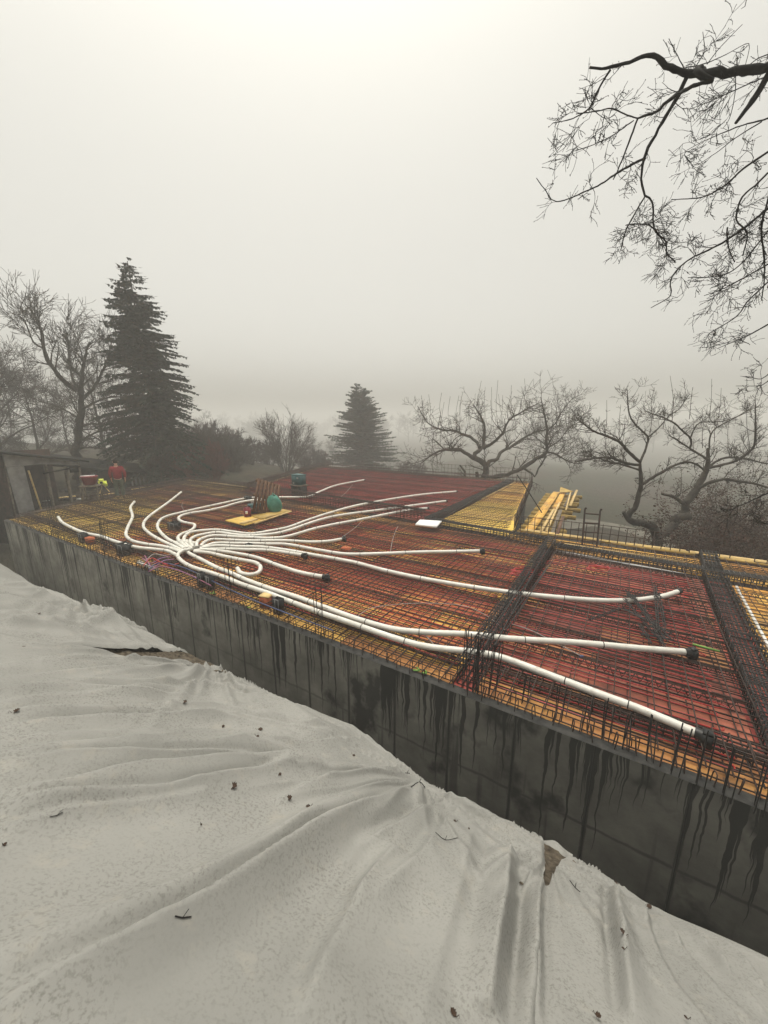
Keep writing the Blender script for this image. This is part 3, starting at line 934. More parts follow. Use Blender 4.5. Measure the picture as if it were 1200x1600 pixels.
def rebar_mat(poly, label, sp_s=.14, sp_v=.14, zt=.15, spacer=1.0, r=.0074, mat=None):
    mat = mat or M['steel']
    t = empty('rebar_mat', S(*np.mean(np.array(poly), 0), 0), 0, label, 'rebar mat')
    inv = t.location.copy()
    objs = [mat_layer(poly, sp_s, sp_v, .030, r).build('lower_mesh', mat, t),
            mat_layer(poly, sp_s, sp_v, zt, r, phase=.05).build('upper_mesh', mat, t)]
    if spacer: objs.append(spacer_rows(poly, spacer, .045, zt - .01).build('spacer_strip', mat, t))
    for o in objs: o.location = -inv
    return t
rebar_mat([(-15.7, .08), (.98, .08), (.98, 7.0), (-13.8, 8.2), (-18.9, 8.2), (-17.0, 2.9)], 'rusty rebar mat under the whole fan of white ducts')
rebar_mat([(1.2, .08), (4.15, .08), (4.3, 6.3), (1.2, 6.6)], 'rebar mat between the two dense beams, over pinkish board', .2, .13, .15, .8, .0080)
rebar_mat([(4.5, .08), (11.4, .08), (11.4, 6.1), (4.7, 6.25)], 'open rebar mat over the bright yellow deck', .24, .17, .15, 1.6, .0068)
rebar_mat([(1.2, 6.8), (11.4, 6.4), (11.4, 7.95), (-.2, 7.8), (-.2, 7.3)], 'rebar mat on the edge strip beside the gnarled tree', .2, .14, .12, .6)
rebar_mat([(-13.8, 8.4), (-3.1, 7.7), (-3.1, 18.7), (-17.3, 18.7)], 'rebar mat over the dark red deck farthest from the wall', .16, .16, .15, 1.4)
rebar_mat([(-2.7, 7.6), (-.25, 7.5), (-1.95, 18.7), (-2.7, 18.7)], 'rebar mat over the yellow deck under the wide apple tree', .18, .24, .14, 2.0)
rebar_mat([(-18.8, 8.15), (-13.9, 8.15), (-13.9, 8.85), (-19.1, 8.85)], 'narrow rebar mat along the corner behind the man', .18, .12, .14, 0)

# ------------------------------------------------------------------ beam cages
def cage(a, b, w, z0, z1, step, label, nl=4, r=.006, mat=None, lean=.0, over=.0):
    if (a[1] + b[1]) / 2 > 5: r = .0095
    else: r = .0075
    mat = mat or M['steel_black']
    p, q = S(*a), S(*b); dd = q - p; L = np.linalg.norm(dd); e = dd / L; nn = np.array([-e[1], e[0], 0])
    t = empty('beam_cage', p, 0, label, 'rebar cage')
    mb = MB(); P0, P1 = [], []
    for k in range(nl):
        x = (k / (nl - 1) - .5) * (w - .02)
        for z in (z0 + .01, z1 - .01):
            j = rng.uniform(-.01, .01)
            P0.append(nn * (x + j) + [0, 0, z] - e * over * rng.random()); P1.append(nn * (x - j) + e * (L + over * rng.random()) + [0, 0, z])
    for z in np.arange(z0 + .12, z1 - .06, .14):
        for sx in (-1, 1):
            P0.append(nn * sx * w * .48 + [0, 0, z]); P1.append(nn * sx * w * .48 + e * L + [0, 0, z])
    mb.bars(P0, P1, r * 1.35); mb.build('long_bars', mat, t)
    mb = MB(); A, B = [], []
    for x in np.arange(0, L, step):
        x += rng.uniform(-.02, .02); h = lean * rng.uniform(-1, 1)
        zz = z1 + rng.uniform(-.01, .02)
        c = [nn * -w / 2 + e * x + [0, 0, z0], nn * w / 2 + e * x + [0, 0, z0], nn * w / 2 + e * (x + h) + [0, 0, zz], nn * -w / 2 + e * (x + h) + [0, 0, zz]]
        for k in range(4): A.append(c[k]); B.append(c[(k + 1) % 4])
    mb.bars(A, B, r); mb.build('stirrups', mat, t)
    return t
cage((-13.7, 8.28), (-3.0, 7.47), .26, -.04, .48, .14, 'tall upright beam cage running behind the three far ducts', 4, .006, M['steel'])
cage((-3.0, 7.47), (.95, 7.05), .26, -.04, .22, .10, 'low beam cage between the white sheet and the beam junction')
cage((1.1, .25), (1.1, 7.0), .22, -.04, .30, .11, 'black beam cage crossing the long ducts at right angles to the wall', 4, .006, None, .03)
cage((4.3, .25), (4.5, 6.3), .36, -.04, .20, .085, 'thickest black beam cage, between the red and the bright yellow deck', 6, .0065, None, .05)
cage((4.5, 6.5), (4.6, 8.0), .30, -.04, .24, .09, 'end of the thickest beam cage, sticking out across the edge strip', 5)
cage((1.25, 6.7), (11.3, 6.2), .26, -.04, .20, .09, 'low black beam cage beside the edge strip with the ladder', 5)
cage((-2.9, 7.7), (-2.9, 18.6), .36, -.04, .18, .10, 'dark beam cage between the dark red deck and the far yellow deck', 7)
cage((-13.9, 9.1), (-17.3, 18.6), .30, -.02, .34, .2, 'rusty beam cage along the far short side of the slab', 4, .006, M['steel'])
cage((-17.2, 18.75), (-2.0, 18.75), .22, -.02, .30, .2, 'rusty beam cage along the far rim of the slab', 4, .006, M['steel'])
cage((-17.0, 3.0), (-19.0, 8.5), .24, .0, .26, .18, 'rusty beam cage at the edge beside the walking man', 4, .006, M['steel'])
cage((-18.9, 8.6), (-13.9, 8.65), .24, .0, .30, .18, 'rusty beam cage at the corner behind the man', 4, .006, M['steel'])
cage((4.75, 3.3), (11.3, 3.1), .22, -.0, .14, .08, 'low black beam cage lying across the bright yellow deck', 5)
cage((-15.6, .62), (.9, .55), .16, .03, .13, .2, 'flat rebar cage running along the inside of the basement wall', 3, .006, M['steel'])
cage((1.3, .62), (11.3, .55), .22, .03, .16, .14, 'flat rebar cage along the wall beside the duct ends', 4, .006, M['steel'])

# upright mesh panels along the free edges
def edge_mesh(a, b, h, cell, rows, label, name='edge_mesh', z0=-.12, seed=0, lean=.02):
    rr = random.Random(seed)
    p, q = S(*a), S(*b); dd = q - p; L = np.linalg.norm(dd); e = dd / L; nn = np.array([-e[1], e[0], 0])
    mb = MB(); P0, P1 = [], []
    for x in np.arange(0, L, cell):
        P0.append(p + e * x + [0, 0, z0]); P1.append(p + e * (x + rr.uniform(-.01, .01)) + nn * rr.uniform(-lean, lean) + [0, 0, h + rr.uniform(-.01, .02)])
    for k in range(rows):
        z = h - .02 - k * (h - .1) / max(1, rows - 1)
        n = max(2, int(L / 2)); pr = p + [0, 0, z]
        for i in range(1, n + 1):
            cu = p + e * L * i / n + nn * rr.uniform(-.02, .02) + [0, 0, z + rr.uniform(-.025, .015)]
            P0.append(pr); P1.append(cu); pr = cu
    mb.bars(P0, P1, .0105)
    return tag(mb.build(name, M['steel']), label, 'rebar mesh')
edge_mesh((-14.5, 19.1), (-7.6, 19.1), .45, .2, 3, 'upright mesh on the far rim, in front of the pine', seed=1)
edge_mesh((-7.5, 19.1), (-1.9, 19.1), .80, .24, 4, 'tall upright mesh on the far rim, under the wide apple tree', seed=2)
edge_mesh((-1.75, 18.8), (-.2, 8.2), .50, .16, 4, 'upright mesh between the far yellow deck and the stacked boards', seed=3)
edge_mesh((-.15, 8.0), (5.1, 8.12), .55, .2, 3, 'open upright mesh on the edge in front of the ladder', seed=4)
edge_mesh((5.5, 8.1), (11.3, 8.2), .30, .22, 2, 'low mesh on the edge in front of the brown bush', seed=5)
edge_mesh((-19.0, 9.15), (-14.0, 9.15), .32, .2, 3, 'short mesh on the corner behind the walking man', seed=6)
edge_mesh((-14.2, 9.3), (-17.4, 18.9), .40, .2, 3, 'upright mesh on the far short side of the slab', seed=7)

# clusters of tall starter bars standing at the wall
def cluster(u, v, top, n, spread, label, z=0, lean=.03, seed=0):
    rr = random.Random(seed)
    b = at(u, v, z); k = deep(u, top, b[1])[2]
    t = empty('starter_bar_cluster', b, 0, label, 'rebar')
    for i in range(n):
        mb = MB()
        x = (i % 2) * spread * .6; y = (i // 2) * spread
        p = WS * (y - spread * (n // 4)) + WN_ * x
        mb.tube([[p[0], p[1], -.05], [p[0] + rr.uniform(-lean, lean), p[1] + rr.uniform(-lean, lean), k * rr.uniform(.86, 1.0)]], .006, 5)
        if i % 3 == 0:
            mb.bars([[p[0], p[1], k * .2], [p[0], p[1], k * .55]], [[p[0] + WN_[0] * .1, p[1] + WN_[1] * .1, k * .2], [p[0] + WS[0] * .1, p[1] + WS[1] * .1, k * .55]], .004)
        mb.build('bar', M['steel_black'], t)
    return t
cluster(84, 836, 772, 6, .14, 'tall starter bars at the corner nearest the shed', seed=1)
cluster(163, 862, 812, 6, .13, 'starter bars between the two black boxes nearest the shed', seed=2)
cluster(362, 936, 868, 4, .13, 'starter bars rising in front of the hooked duct', seed=3)
cluster(502, 996, 913, 4, .11, 'starter bars in the middle of the wall, before the paired ducts', seed=4)
cluster(738, 1082, 985, 8, .07, 'dense black starter bars where the crossing beam meets the wall', seed=5, lean=.05)
cluster(762, 1090, 1000, 8, .08, 'second dense clump of starter bars beside the beam junction', seed=6, lean=.08)
for i, (u, v, top, lb) in enumerate(((815, 1108, 1052, 'first'), (868, 1132, 1068, 'second'), (908, 1150, 1082, 'third'), (940, 1165, 1092, 'fourth'), (972, 1180, 1112, 'fifth'),
                                (1010, 1198, 1118, 'sixth'), (1048, 1218, 1128, 'seventh'), (1088, 1236, 1142, 'eighth'), (1130, 1252, 1162, 'ninth'), (1180, 1272, 1185, 'tenth'))):
    cluster(u, v - 8, top, 3, .06, lb + ' upright pair of bars on the wall, counted from the beam junction', seed=20 + i, lean=.025)

# ------------------------------------------------------------------ red floor-heating pipe laid in loops
def circuit(s0, s1, v0, n, pitch, label, grp, z=.05, jit=.03, seed=0):
    rr = random.Random(seed); pts = []
    for k in range(n):
        v = v0 + k * pitch
        a, b = (s0(v) if callable(s0) else s0) + rr.uniform(-.12, .12), (s1(v) if callable(s1) else s1) + rr.uniform(-.14, .10)
        xs = np.linspace(a, b, max(4, int((b - a) / .7)))
        if k % 2: xs = xs[::-1]
        row = [S(x, v + rr.uniform(-jit, jit), z + rr.uniform(-.005, .012)) for x in xs]
        if pts:                              # rounded U-turn between two runs
            sg = 1 if k % 2 else -1
            xe = (xs[0])
            row = [S(xe + sg * pitch * .55, v - pitch * .75, z), S(xe + sg * pitch * .6, v - pitch * .3, z)] + row
        pts += row
    mb = MB(); mb.tube(spline(pts, .16), .0085, 5)
    o = mb.build('heating_pipe', M['red_pipe'], smooth=True)
    return tag(o, label, 'heating pipe', grp)
k = 0
ORD = ['first', 'second', 'third', 'fourth', 'fifth', 'sixth', 'seventh', 'eighth', 'ninth', 'tenth', 'eleventh', 'twelfth', 'thirteenth', 'fourteenth']
v = .5
while v < 6.4:
    left = -9.5 - 0.9 * min(v, 4.5)
    circuit(left, .8, v, 6, .105, ORD[k] + ' group of red heating pipe loops from the wall, under the duct fan', 'red heating pipe loops of the duct deck', seed=k)
    v += .66; k += 1
v = .45; names = ['nearest the wall', 'around the longest duct end', 'under the double duct end', 'across the middle', 'under the wire heap', 'beside the curved duct end', 'farthest from the wall']
for nm in names:
    circuit(1.35, 3.75 + .03 * v, v - .14, 8, .098, 'red heating pipe loop between the two black beams, ' + nm, 'red loops between the black beams', .055, .02, 50 + k)
    v += .82; k += 1
v = 8.3; k = 0
while v < 17.8:
    circuit(lambda x: -13.6 - .36 * (x - 8.4), -3.3, v, 8, .11, ORD[k] + ' group of red pipe loops past the tall upright cage, counted from that cage', 'red loops of the far deck', seed=90 + k)
    v += .92; k += 1
for i, (u, vv, rad) in enumerate(((820, 895, .22), (812, 900, .16), (935, 892, .2))):
    p = at(u, vv, .12); mb = MB()
    mb.tube([[p[0] + rad * (1 + .06 * t) * cos(t * 2.4), p[1] + rad * cos(.3 * t) * sin(t * 2.4), .17 + .01 * (t % 3)] for t in np.linspace(0, 7.5, 70)], .0085, 5)
    tag(mb.build('pipe_coil', M['red_pipe'], smooth=True), ('wide loose coil of red pipe beside the beam junction', 'tight loose coil of red pipe beside the beam junction', 'loose coil of red pipe by the dark beam near the ladder')[i], 'pipe coil')

# ------------------------------------------------------------------ white air ducts
DR = .045
def duct(px, label, z=.21, cap=None, zs=None, capsize=.085):
    n = len(px)
    pts = []
    for i, (u, v) in enumerate(px):
        zz = z if zs is None else zs[min(i, len(zs) - 1)]
        pts.append(at(u, v, zz))
    L = spline(pts, .05)
    t = empty('air_duct', tuple(L[-1]), 0, label, 'air duct', 'white ventilation ducts fanned out over the rebar')
    mb = MB(); mb.tube(L, DR, 12)
    cum = np.concatenate([[0], np.cumsum(np.linalg.norm(np.diff(L, axis=0), axis=1))])
    x = .5 + rng.random() * .3
    while x < cum[-1] - .2:                  # thin black ties and joints
        i = int(np.searchsorted(cum, x)); 
        if 0 < i < len(L) - 1:
            d = L[i + 1] - L[i - 1]; d /= np.linalg.norm(d)
            mb.tube([L[i] - d * .006, L[i] + d * .006], DR + .0025, 12, 1)
        x += rng.uniform(.55, 1.3)
    o = mb.build('duct_tube', [M['white_pipe'], M['tape']], t, smooth=True); o.location = -t.location
    e = L[-1] - L[-3]; e /= np.linalg.norm(e); ang = math.atan2(e[1], e[0])
    if cap == 'box':
        mb = MB(); s_ = capsize
        c = L[-1] + e * s_ * .5
        mb.box([c[0], c[1], c[2] - .03], [s_, s_, s_ + .03], ang)
        mb.tube([L[-1] - e * .05, L[-1] + e * .01], DR + .014, 12)
        mb.box([c[0], c[1], c[2] + .055], [s_ * .8, s_ * .8, .025], ang + .2)
        o = mb.build('end_box', M['black_plastic'], t); o.location = -t.location
    elif cap == 'plug':
        mb = MB(); mb.tube([L[-1] - e * .03, L[-1] + e * .05], DR + .008, 12)
        o = mb.build('end_plug', M['black_plastic'], t); o.location = -t.location
    return t
duct([(277, 868), (262, 861), (240, 858), (213, 855), (183, 847), (157, 838), (133, 833), (113, 825), (97, 816), (91, 808)], 'white duct reaching farthest along the wall towards the shed', cap='plug')
duct([(284, 863), (268, 857), (250, 853), (227, 850), (207, 845), (197, 836), (200, 823), (207, 807), (204, 793), (210, 784)], 'white duct with an S bend ending short, beside the longest one to the shed side', .22)
duct([(286, 861), (270, 853), (253, 845), (233, 833), (224, 821), (233, 807), (263, 785), (283, 769)], 'white duct ending in a straight diagonal run behind the S bend one', .23)
duct([(289, 858), (275, 849), (262, 842), (251, 832), (246, 822), (251, 812), (263, 806), (287, 800), (313, 794), (345, 787), (383, 779), (417, 777), (440, 777), (480, 776), (500, 768), (527, 758), (569, 750)],
     'white duct passing behind the leaning pallet to the far deck', .24, 'plug')
duct([(293, 857), (283, 848), (278, 841), (283, 835), (298, 829), (304, 823), (302, 819), (287, 816), (279, 811), (283, 806), (297, 802), (323, 798), (350, 792), (370, 786), (392, 782), (425, 780)],
     'white duct with a tight hairpin behind the manifold, ending by the pallet', .25)
duct([(297, 857), (288, 846), (289, 838), (298, 832), (318, 829), (340, 828), (363, 831), (387, 834), (403, 833), (420, 830), (450, 824), (480, 813), (517, 801), (567, 788), (650, 774), (713, 768)],
     'white duct with the farthest tip on the dark red deck', .27, 'plug', [.25] * 12 + [.32, .42, .3, .2])
duct([(302, 856), (297, 847), (300, 841), (313, 836), (340, 832), (363, 835), (387, 837), (420, 835), (450, 829), (517, 808), (600, 796), (697, 783)],
     'middle one of the three long ducts crossing the upright cage', .26, 'plug', [.26] * 8 + [.3, .4, .3, .2])
duct([(307, 855), (308, 847), (315, 842), (327, 838), (343, 837), (367, 839), (395, 840), (420, 841), (450, 838), (500, 824), (567, 811), (633, 798), (668, 794)],
     'lowest of the three long ducts crossing the upright cage', .24, 'plug', [.24] * 9 + [.32, .35, .22, .2])
duct([(313, 854), (320, 847), (333, 843), (362, 844), (387, 845), (420, 845), (450, 845), (483, 847), (512, 846), (536, 842)], 'short white duct ending above the clay block', .22, 'box')
duct([(316, 855), (337, 849), (367, 849), (420, 850), (450, 851), (500, 860), (543, 866), (600, 865), (650, 863), (700, 862), (752, 861)],
     'white duct running level to a black box before the dark beam', .22, 'box')
duct([(312, 857), (337, 853), (370, 854), (410, 855), (450, 860), (483, 866), (550, 878), (600, 891), (650, 902), (700, 911), (750, 919), (810, 927), (867, 933), (933, 938), (985, 938), (1033, 932), (1060, 924)],
     'long white duct curving up at its end under the wire heap', .22, 'plug', [.22] * 12 + [.26, .22, .2, .2, .22])
duct([(314, 859), (350, 858), (387, 859), (420, 860), (450, 864), (475, 868)], 'short white duct ending in the middle of the fan', .21, 'box')
duct([(303, 861), (320, 859), (343, 861), (370, 865), (400, 871), (433, 883), (467, 894), (508, 902)], 'white duct ending in a black box above the middle starter bars', .21, 'box', capsize=.10)
duct([(303, 862), (327, 864), (353, 870), (378, 875), (398, 879), (407, 886), (403, 895), (390, 898), (376, 895), (371, 888)], 'white duct bent back on itself like a hook', .21)
duct([(292, 862), (300, 867), (312, 873), (337, 886), (362, 896), (387, 907), (420, 919), (467, 934), (510, 950), (567, 970), (617, 983), (667, 988), (733, 991), (800, 998), (900, 1004), (1000, 1013), (1076, 1019)],
     'second of the two long ducts parallel to the wall, inner one', .22, 'box', capsize=.10)
duct([(301, 857), (288, 860), (280, 864), (278, 870), (287, 879), (303, 887), (323, 893), (353, 903), (378, 913), (420, 927), (443, 936), (500, 957), (550, 974), (617, 997), (667, 1010), (733, 1018), (783, 1027), (867, 1058), (933, 1083), (1000, 1108), (1095, 1148)],
     'longest white duct, outer one parallel to the wall and nearest it', .22, 'box', [.30, .28, .25] + [.22] * 20, .10)
duct([(217, 878), (228, 883), (245, 889)], 'short white duct offcut lying at the wall below the violet pipes', .10)
# manifold where the ducts come together
mf = at(291, 860, 0)
t = empty('duct_manifold', (mf[0], mf[1], 0), WANG, 'white manifold where all the ducts come together', 'manifold')
mb = MB(); mb.box([0, 0, .14], [.62, .34, .20]); mb.build('manifold_box', M['white_pipe'], t)
mb = MB(); mb.lathe([(.001, .27), (.09, .27), (.10, .26), (.10, .239)], (0, 0, 0), 16); mb.build('hatch', M['white_pipe'], t)

# ------------------------------------------------------------------ black wall boxes, clay blocks and the small things around
def vbox(u, v, w, dpt, h, label, z=.0, rz=0.0, white=True):
    b = at(u, v, z)
    t = empty('duct_box', b, WANG + rz, label, 'duct box', 'open black duct boxes standing in the rebar')
    mb = MB(); th = .012
    mb.box([0, -dpt / 2, h / 2], [w, th, h]); mb.box([0, dpt / 2, h / 2], [w, th, h])
    mb.box([-w / 2 + th / 2, 0, h / 2 + .001], [th, dpt - th, h]); mb.box([w / 2 - th / 2, 0, h / 2 + .001], [th, dpt - th, h])
    mb.box([0, 0, .02], [w - 2 * th, dpt - th, .02])
    mb.box([0, 0, h * .55], [th * .6, dpt - th, h * .8])
    mb.build('box_shell', M['black_plastic'], t)
    if white:
        mb = MB(); mb.box([-w * .12, -dpt / 2 - .008, h * .55], [.008, .004, h * .85]); mb.box([w * .5 - .02, -dpt / 2 - .008, h * .55], [.006, .004, h * .85])
        mb.box([0, -dpt / 2 - .008, h - .006], [w * .9, .004, .008])
        mb.build('edge_line', M['metal_grey'], t)
    return t
vbox(131, 847, .26, .16, .27, 'black duct box closest to the shed, beside a clay block')
vbox(196, 866, .36, .26, .29, 'widest black duct box, at the wall before the violet pipes')
vbox(316, 916, .15, .10, .31, 'black duct box at the wall, the one nearer the shed of a touching pair')
vbox(329, 921, .15, .10, .30, 'black duct box at the wall, the one nearer the wall middle of a touching pair')
vbox(436, 958, .17, .11, .29, 'black duct box beside the clay block with the pale top')
vbox(273, 828, .40, .22, .25, 'black double duct box inside the loops of the hairpin duct')
vbox(388, 788, .30, .16, .36, 'black duct box behind the red canister')
vbox(341, 845, .24, .12, .18, 'small black duct box standing between the bunched ducts')
vbox(390, 864, .16, .10, .26, 'slim black duct box standing before the bunched ducts')
def block(u, v, w, d, h, label, top=None, rz=.2):
    b = at(u, v, 0.0)
    t = empty('clay_block', b, WANG + rz, label, 'brick', 'orange clay blocks propping the rebar')
    mb = MB(); mb.box([0, 0, h / 2], [w, d, h])
    for k in range(-2, 3): mb.box([k * w / 5.5, -d / 2 - .002, h / 2], [.012, .006, h * .96])
    mb.build('block_body', M['brick'], t)
    if top:
        mb = MB(); mb.box([0, 0, h + .012], [w * 1.1, d * 1.1, .02]); mb.build('top_board', top, t)
block(142, 850, .22, .14, .20, 'orange clay block beside the black box closest to the shed')
block(417, 948, .20, .15, .22, 'orange clay block with a pale top at the wall', M['timber'])
block(541, 866, .24, .14, .19, 'orange clay block under the short duct in the middle of the deck')
block(497 + 70, 700 + 158, .12, .08, .06, 'half buried orange clay block behind the level duct')
# violet and blue pipes bunched at the wall
for i, (a, b_, m_, lb) in enumerate((
        ([(222, 872), (236, 880), (252, 872), (266, 870)], 0, 'purple_pipe', 'violet pipe bowed towards the manifold'),
        ([(226, 868), (238, 886), (256, 876), (272, 874)], 0, 'purple_pipe', 'violet pipe with a deep sag by the wall'),
        ([(232, 890), (246, 880), (270, 882), (300, 892), (340, 912), (390, 935), (440, 955), (520, 985)], 0, 'blue_pipe', 'dark blue pipe running along the wall beside the outer duct'),
        ([(232, 893), (250, 885), (275, 890), (300, 900), (330, 915)], 0, 'purple_pipe', 'long violet pipe leaving the bunch along the wall'),
        ([(228, 876), (240, 866), (256, 868), (270, 866)], 0, 'grey_cable', 'grey pipe on top of the violet bunch'),
        ([(224, 884), (236, 872), (250, 878), (262, 882)], 0, 'red_pipe', 'red pipe tangled in the violet bunch'),
        ([(234, 888), (248, 878), (262, 884), (280, 880)], 0, 'red_pipe', 'red pipe ending at the manifold foot'))):
    mb = MB(); mb.tube(spline([at(u, v, .17 + .02 * (i % 3)) for u, v in a], .06), .011, 6)
    tag(mb.build('plastic_pipe', M[m_], smooth=True), lb, 'pipe')
for i, (px, lb) in enumerate((
        ([(555, 966), (575, 952), (597, 947), (640, 943), (690, 943), (730, 948), (760, 962), (790, 985)], 'grey cable looping over the mat above the two long ducts'),
        ([(556, 965), (590, 975), (650, 985), (672, 1000), (678, 1008)], 'grey cable dropping under the two long ducts'),
        ([(800, 975), (830, 985), (870, 1005), (908, 1025)], 'grey cable with a blue end between the beams'),
        ([(610, 862), (613, 845), (618, 830), (622, 822)], 'short pale cable by the white sheet'),
        ([(520, 848), (545, 832), (562, 818), (568, 808)], 'pale cable under the lowest of the three long ducts'),
        ([(527, 780), (540, 770), (551, 757)], 'pale cable on the far dark red deck'),
        ([(287, 797), (284, 790), (286, 785)], 'short pale cable sticking up by the hairpin duct'))):
    mb = MB(); mb.tube(spline([at(u, v, .175) for u, v in px], .08), .0065 if i < 3 else .008, 5)
    tag(mb.build('cable', M['grey_cable'], smooth=True), lb, 'cable')
mb = MB(); p = at(908, 1026, .19); mb.tube([p - [.02, 0, 0], p + [.03, .01, 0]], .018, 8)
mb.build('end_cap', M['blue_pipe'], [o for o in COL.objects if o.get('label', '').startswith('grey cable with a blue end')][0])
for (u, v, w, lb) in ((651, 1049, .16, 'bright green strip on the wall top left of its twin'), (663, 1053, .12, 'bright green strip on the wall top right of its twin'), (332, 928, .22, 'bright green strip by the paired black boxes'), (389, 950, .10, 'bright green strip by the clay block with the pale top')):
    p = at(u, v, .03); mb = MB(); mb.box([p[0], p[1], .045], [w * .6, .025, .012], WANG + .4); mb.box([p[0] + .02, p[1] + .02, .06], [w * .4, .014, .012], WANG - .5)
    tag(mb.build('plastic_strip', M['green']), lb, 'plastic strip')
p = at(1118 - 15, 1012, .19); mb = MB(); mb.box([p[0], p[1], .19], [.3, .03, .02], WANG - .1)
tag(mb.build('plastic_strip', M['green']), 'pale green strip lying beside the thick black beam', 'plastic strip')
# white insulation sheet
p = [at(u, v, .20) for u, v in ((656, 814), (690, 816), (682, 825), (649, 821))]
mb = MB(); mb.add([list(x) for x in p] + [list(x + [0, 0, .05]) for x in p], [[3, 2, 1, 0], [4, 5, 6, 7], [0, 1, 5, 4], [1, 2, 6, 5], [2, 3, 7, 6], [3, 0, 4, 7]])
tag(mb.build('insulation_board', M['white_sheet']), 'bright white board lying on the mat behind the upright cage', 'board')
# heap of twisted wire strips under the curved duct
t = empty('wire_strip_heap', at(1015, 965, .2), 0, 'heap of black twisted wire strips lying on the curved duct end', 'wire heap')
rr = random.Random(4)
strips = [((978, 922), (1045, 1003)), ((983, 926), (1050, 1000)), ((976, 935), (1035, 1005)), ((990, 930), (1040, 1010)), ((974, 950), (1050, 990)), ((1000, 975), (1018, 1005)),
          ((975, 932), (1025, 928)), ((920, 968), (970, 950)), ((1025, 915), (1030, 985)), ((1030, 925), (1040, 980)), ((1000, 990), (1052, 1000))]
for (a, b_) in strips:
    p, q = at(*a, .27 + rr.uniform(0, .08)), at(*b_, .22 + rr.uniform(0, .06)); e = q - p; L = np.linalg.norm(e); e /= L
    n1 = np.cross(e, [0, 0, 1]); n1 /= np.linalg.norm(n1)
    mb = MB(); pts = []
    for j, x in enumerate(np.arange(0, L, .03)):
        pts.append(p + e * x + n1 * .025 * (-1) ** j + np.array([0, 0, .025 * cos(j * 2.1)]))
    mb.tube(pts, .007, 4); mb.tube([p, (p + q) / 2 + [0, 0, .01], q], .008, 4); mb.tube([p + n1 * .03, q + n1 * .03 + [0, 0, .02]], .007, 4)
    o = mb.build('wire_strip', M['steel_black'], t); o.location = -t.location
# loose straight bars lying over the crossing beam
for i, (a, b_, lb) in enumerate((((845, 862), (757, 1010), 'loose bar on the shed side over the crossing beam cage'), ((852, 860), (772, 1010), 'loose bar along the middle of the crossing beam cage'),
                                 ((862, 878), (800, 960), 'short loose bar over the crossing beam cage'), ((866, 872), (790, 985), 'loose bar on the far side over the crossing beam cage'),
                                 ((745, 765), (675, 800), 'loose bar along the dark beam beside the far yellow deck'), ((760, 768), (690, 812), 'second loose bar along the dark beam beside the far yellow deck'))):
    mb = MB(); mb.tube([at(*a, .36), at(*b_, .34)], .008, 5)
    tag(mb.build('loose_bar', M['steel_black']), lb, 'rebar')
p0, p1 = at(846, 800, .05), None
p1 = deep(808, 742, p0[1] + .6)
mb = MB(); mb.tube([p0, (p0 + p1) / 2 + [0, 0, .02], p1], .022, 7); mb.tube([p0, p0 + [.35, -.5, -.9]], .022, 7)
tag(mb.build('steel_rod', M['steel_black']), 'dark rod leaning diagonally over the stacked yellow boards', 'rod')

# ------------------------------------------------------------------ work platform: pallet, canister, box, bag
def ply_sheet(px, label, z=.19, mat=None, th=.03):
    p = [at(u, v, z) for u, v in px]
    mb = MB(); mb.add([list(x) for x in p] + [list(x + [0, 0, th]) for x in p], [[3, 2, 1, 0], [4, 5, 6, 7], [0, 1, 5, 4], [1, 2, 6, 5], [2, 3, 7, 6], [3, 0, 4, 7]])
    return tag(mb.build('plywood_sheet', mat or M['ply_yellow']), label, 'board')
ply_sheet([(352, 814), (392, 805), (415, 812), (382, 822)], 'pale plywood sheet under the light plank', .17, M['ply_brown'])
ply_sheet([(392, 806), (440, 796), (455, 799), (408, 812)], 'bright yellow plywood sheet beneath the leaning pallet', .20, M['timber_yellow'])
plank('wood_plank', at(377, 818, .22), at(401, 811, .22), .16, .05, M['timber'], 'short light plank on the pale plywood sheet')
plank('wood_plank', at(398, 818, .23), at(455, 799, .23), .06, .04, M['timber'], 'thin lath along the edge of the yellow plywood sheet')
b = at(387, 807, .2)
t = empty('fuel_canister', b, .5, 'dark red canister in front of the teal machine', 'canister')
mb = MB(); mb.box([0, 0, .15], [.22, .16, .30]); mb.box([0, 0, .31], [.18, .12, .03]); mb.build('canister_body', M['red_plastic'], t)
mb = MB(); mb.tube([[-.07, 0, .32], [-.07, 0, .38], [.04, 0, .38], [.07, 0, .32]], .013, 6); mb.lathe([(.02, .32), (.02, .37), (.001, .37)], (.085, 0, 0), 8); mb.build('handle', M['black_plastic'], t)
mb = MB(); mb.box([-.04, -.083, .16], [.08, .006, .10]); mb.build('label_patch', M['white_edge'], t)
b = at(399, 802, .2)
t = empty('power_box', b, .6, 'dark teal machine box beside the red canister', 'machine')
mb = MB(); mb.box([0, 0, .17], [.42, .30, .30]); mb.box([0, 0, .33], [.44, .32, .02]); mb.build('box_body', M['teal'], t)
mb = MB(); mb.tube([[-.12, 0, .34], [-.10, 0, .43], [.06, 0, .44], [.10, 0, .34]], .016, 6); mb.lathe([(.05, .34), (.05, .41), (.001, .42)], (.0, .05, 0), 10); mb.build('handle', M['metal_grey'], t)
mb = MB(); mb.box([0, -.153, .17], [.30, .006, .18]); mb.build('front_panel', M['black_plastic'], t)
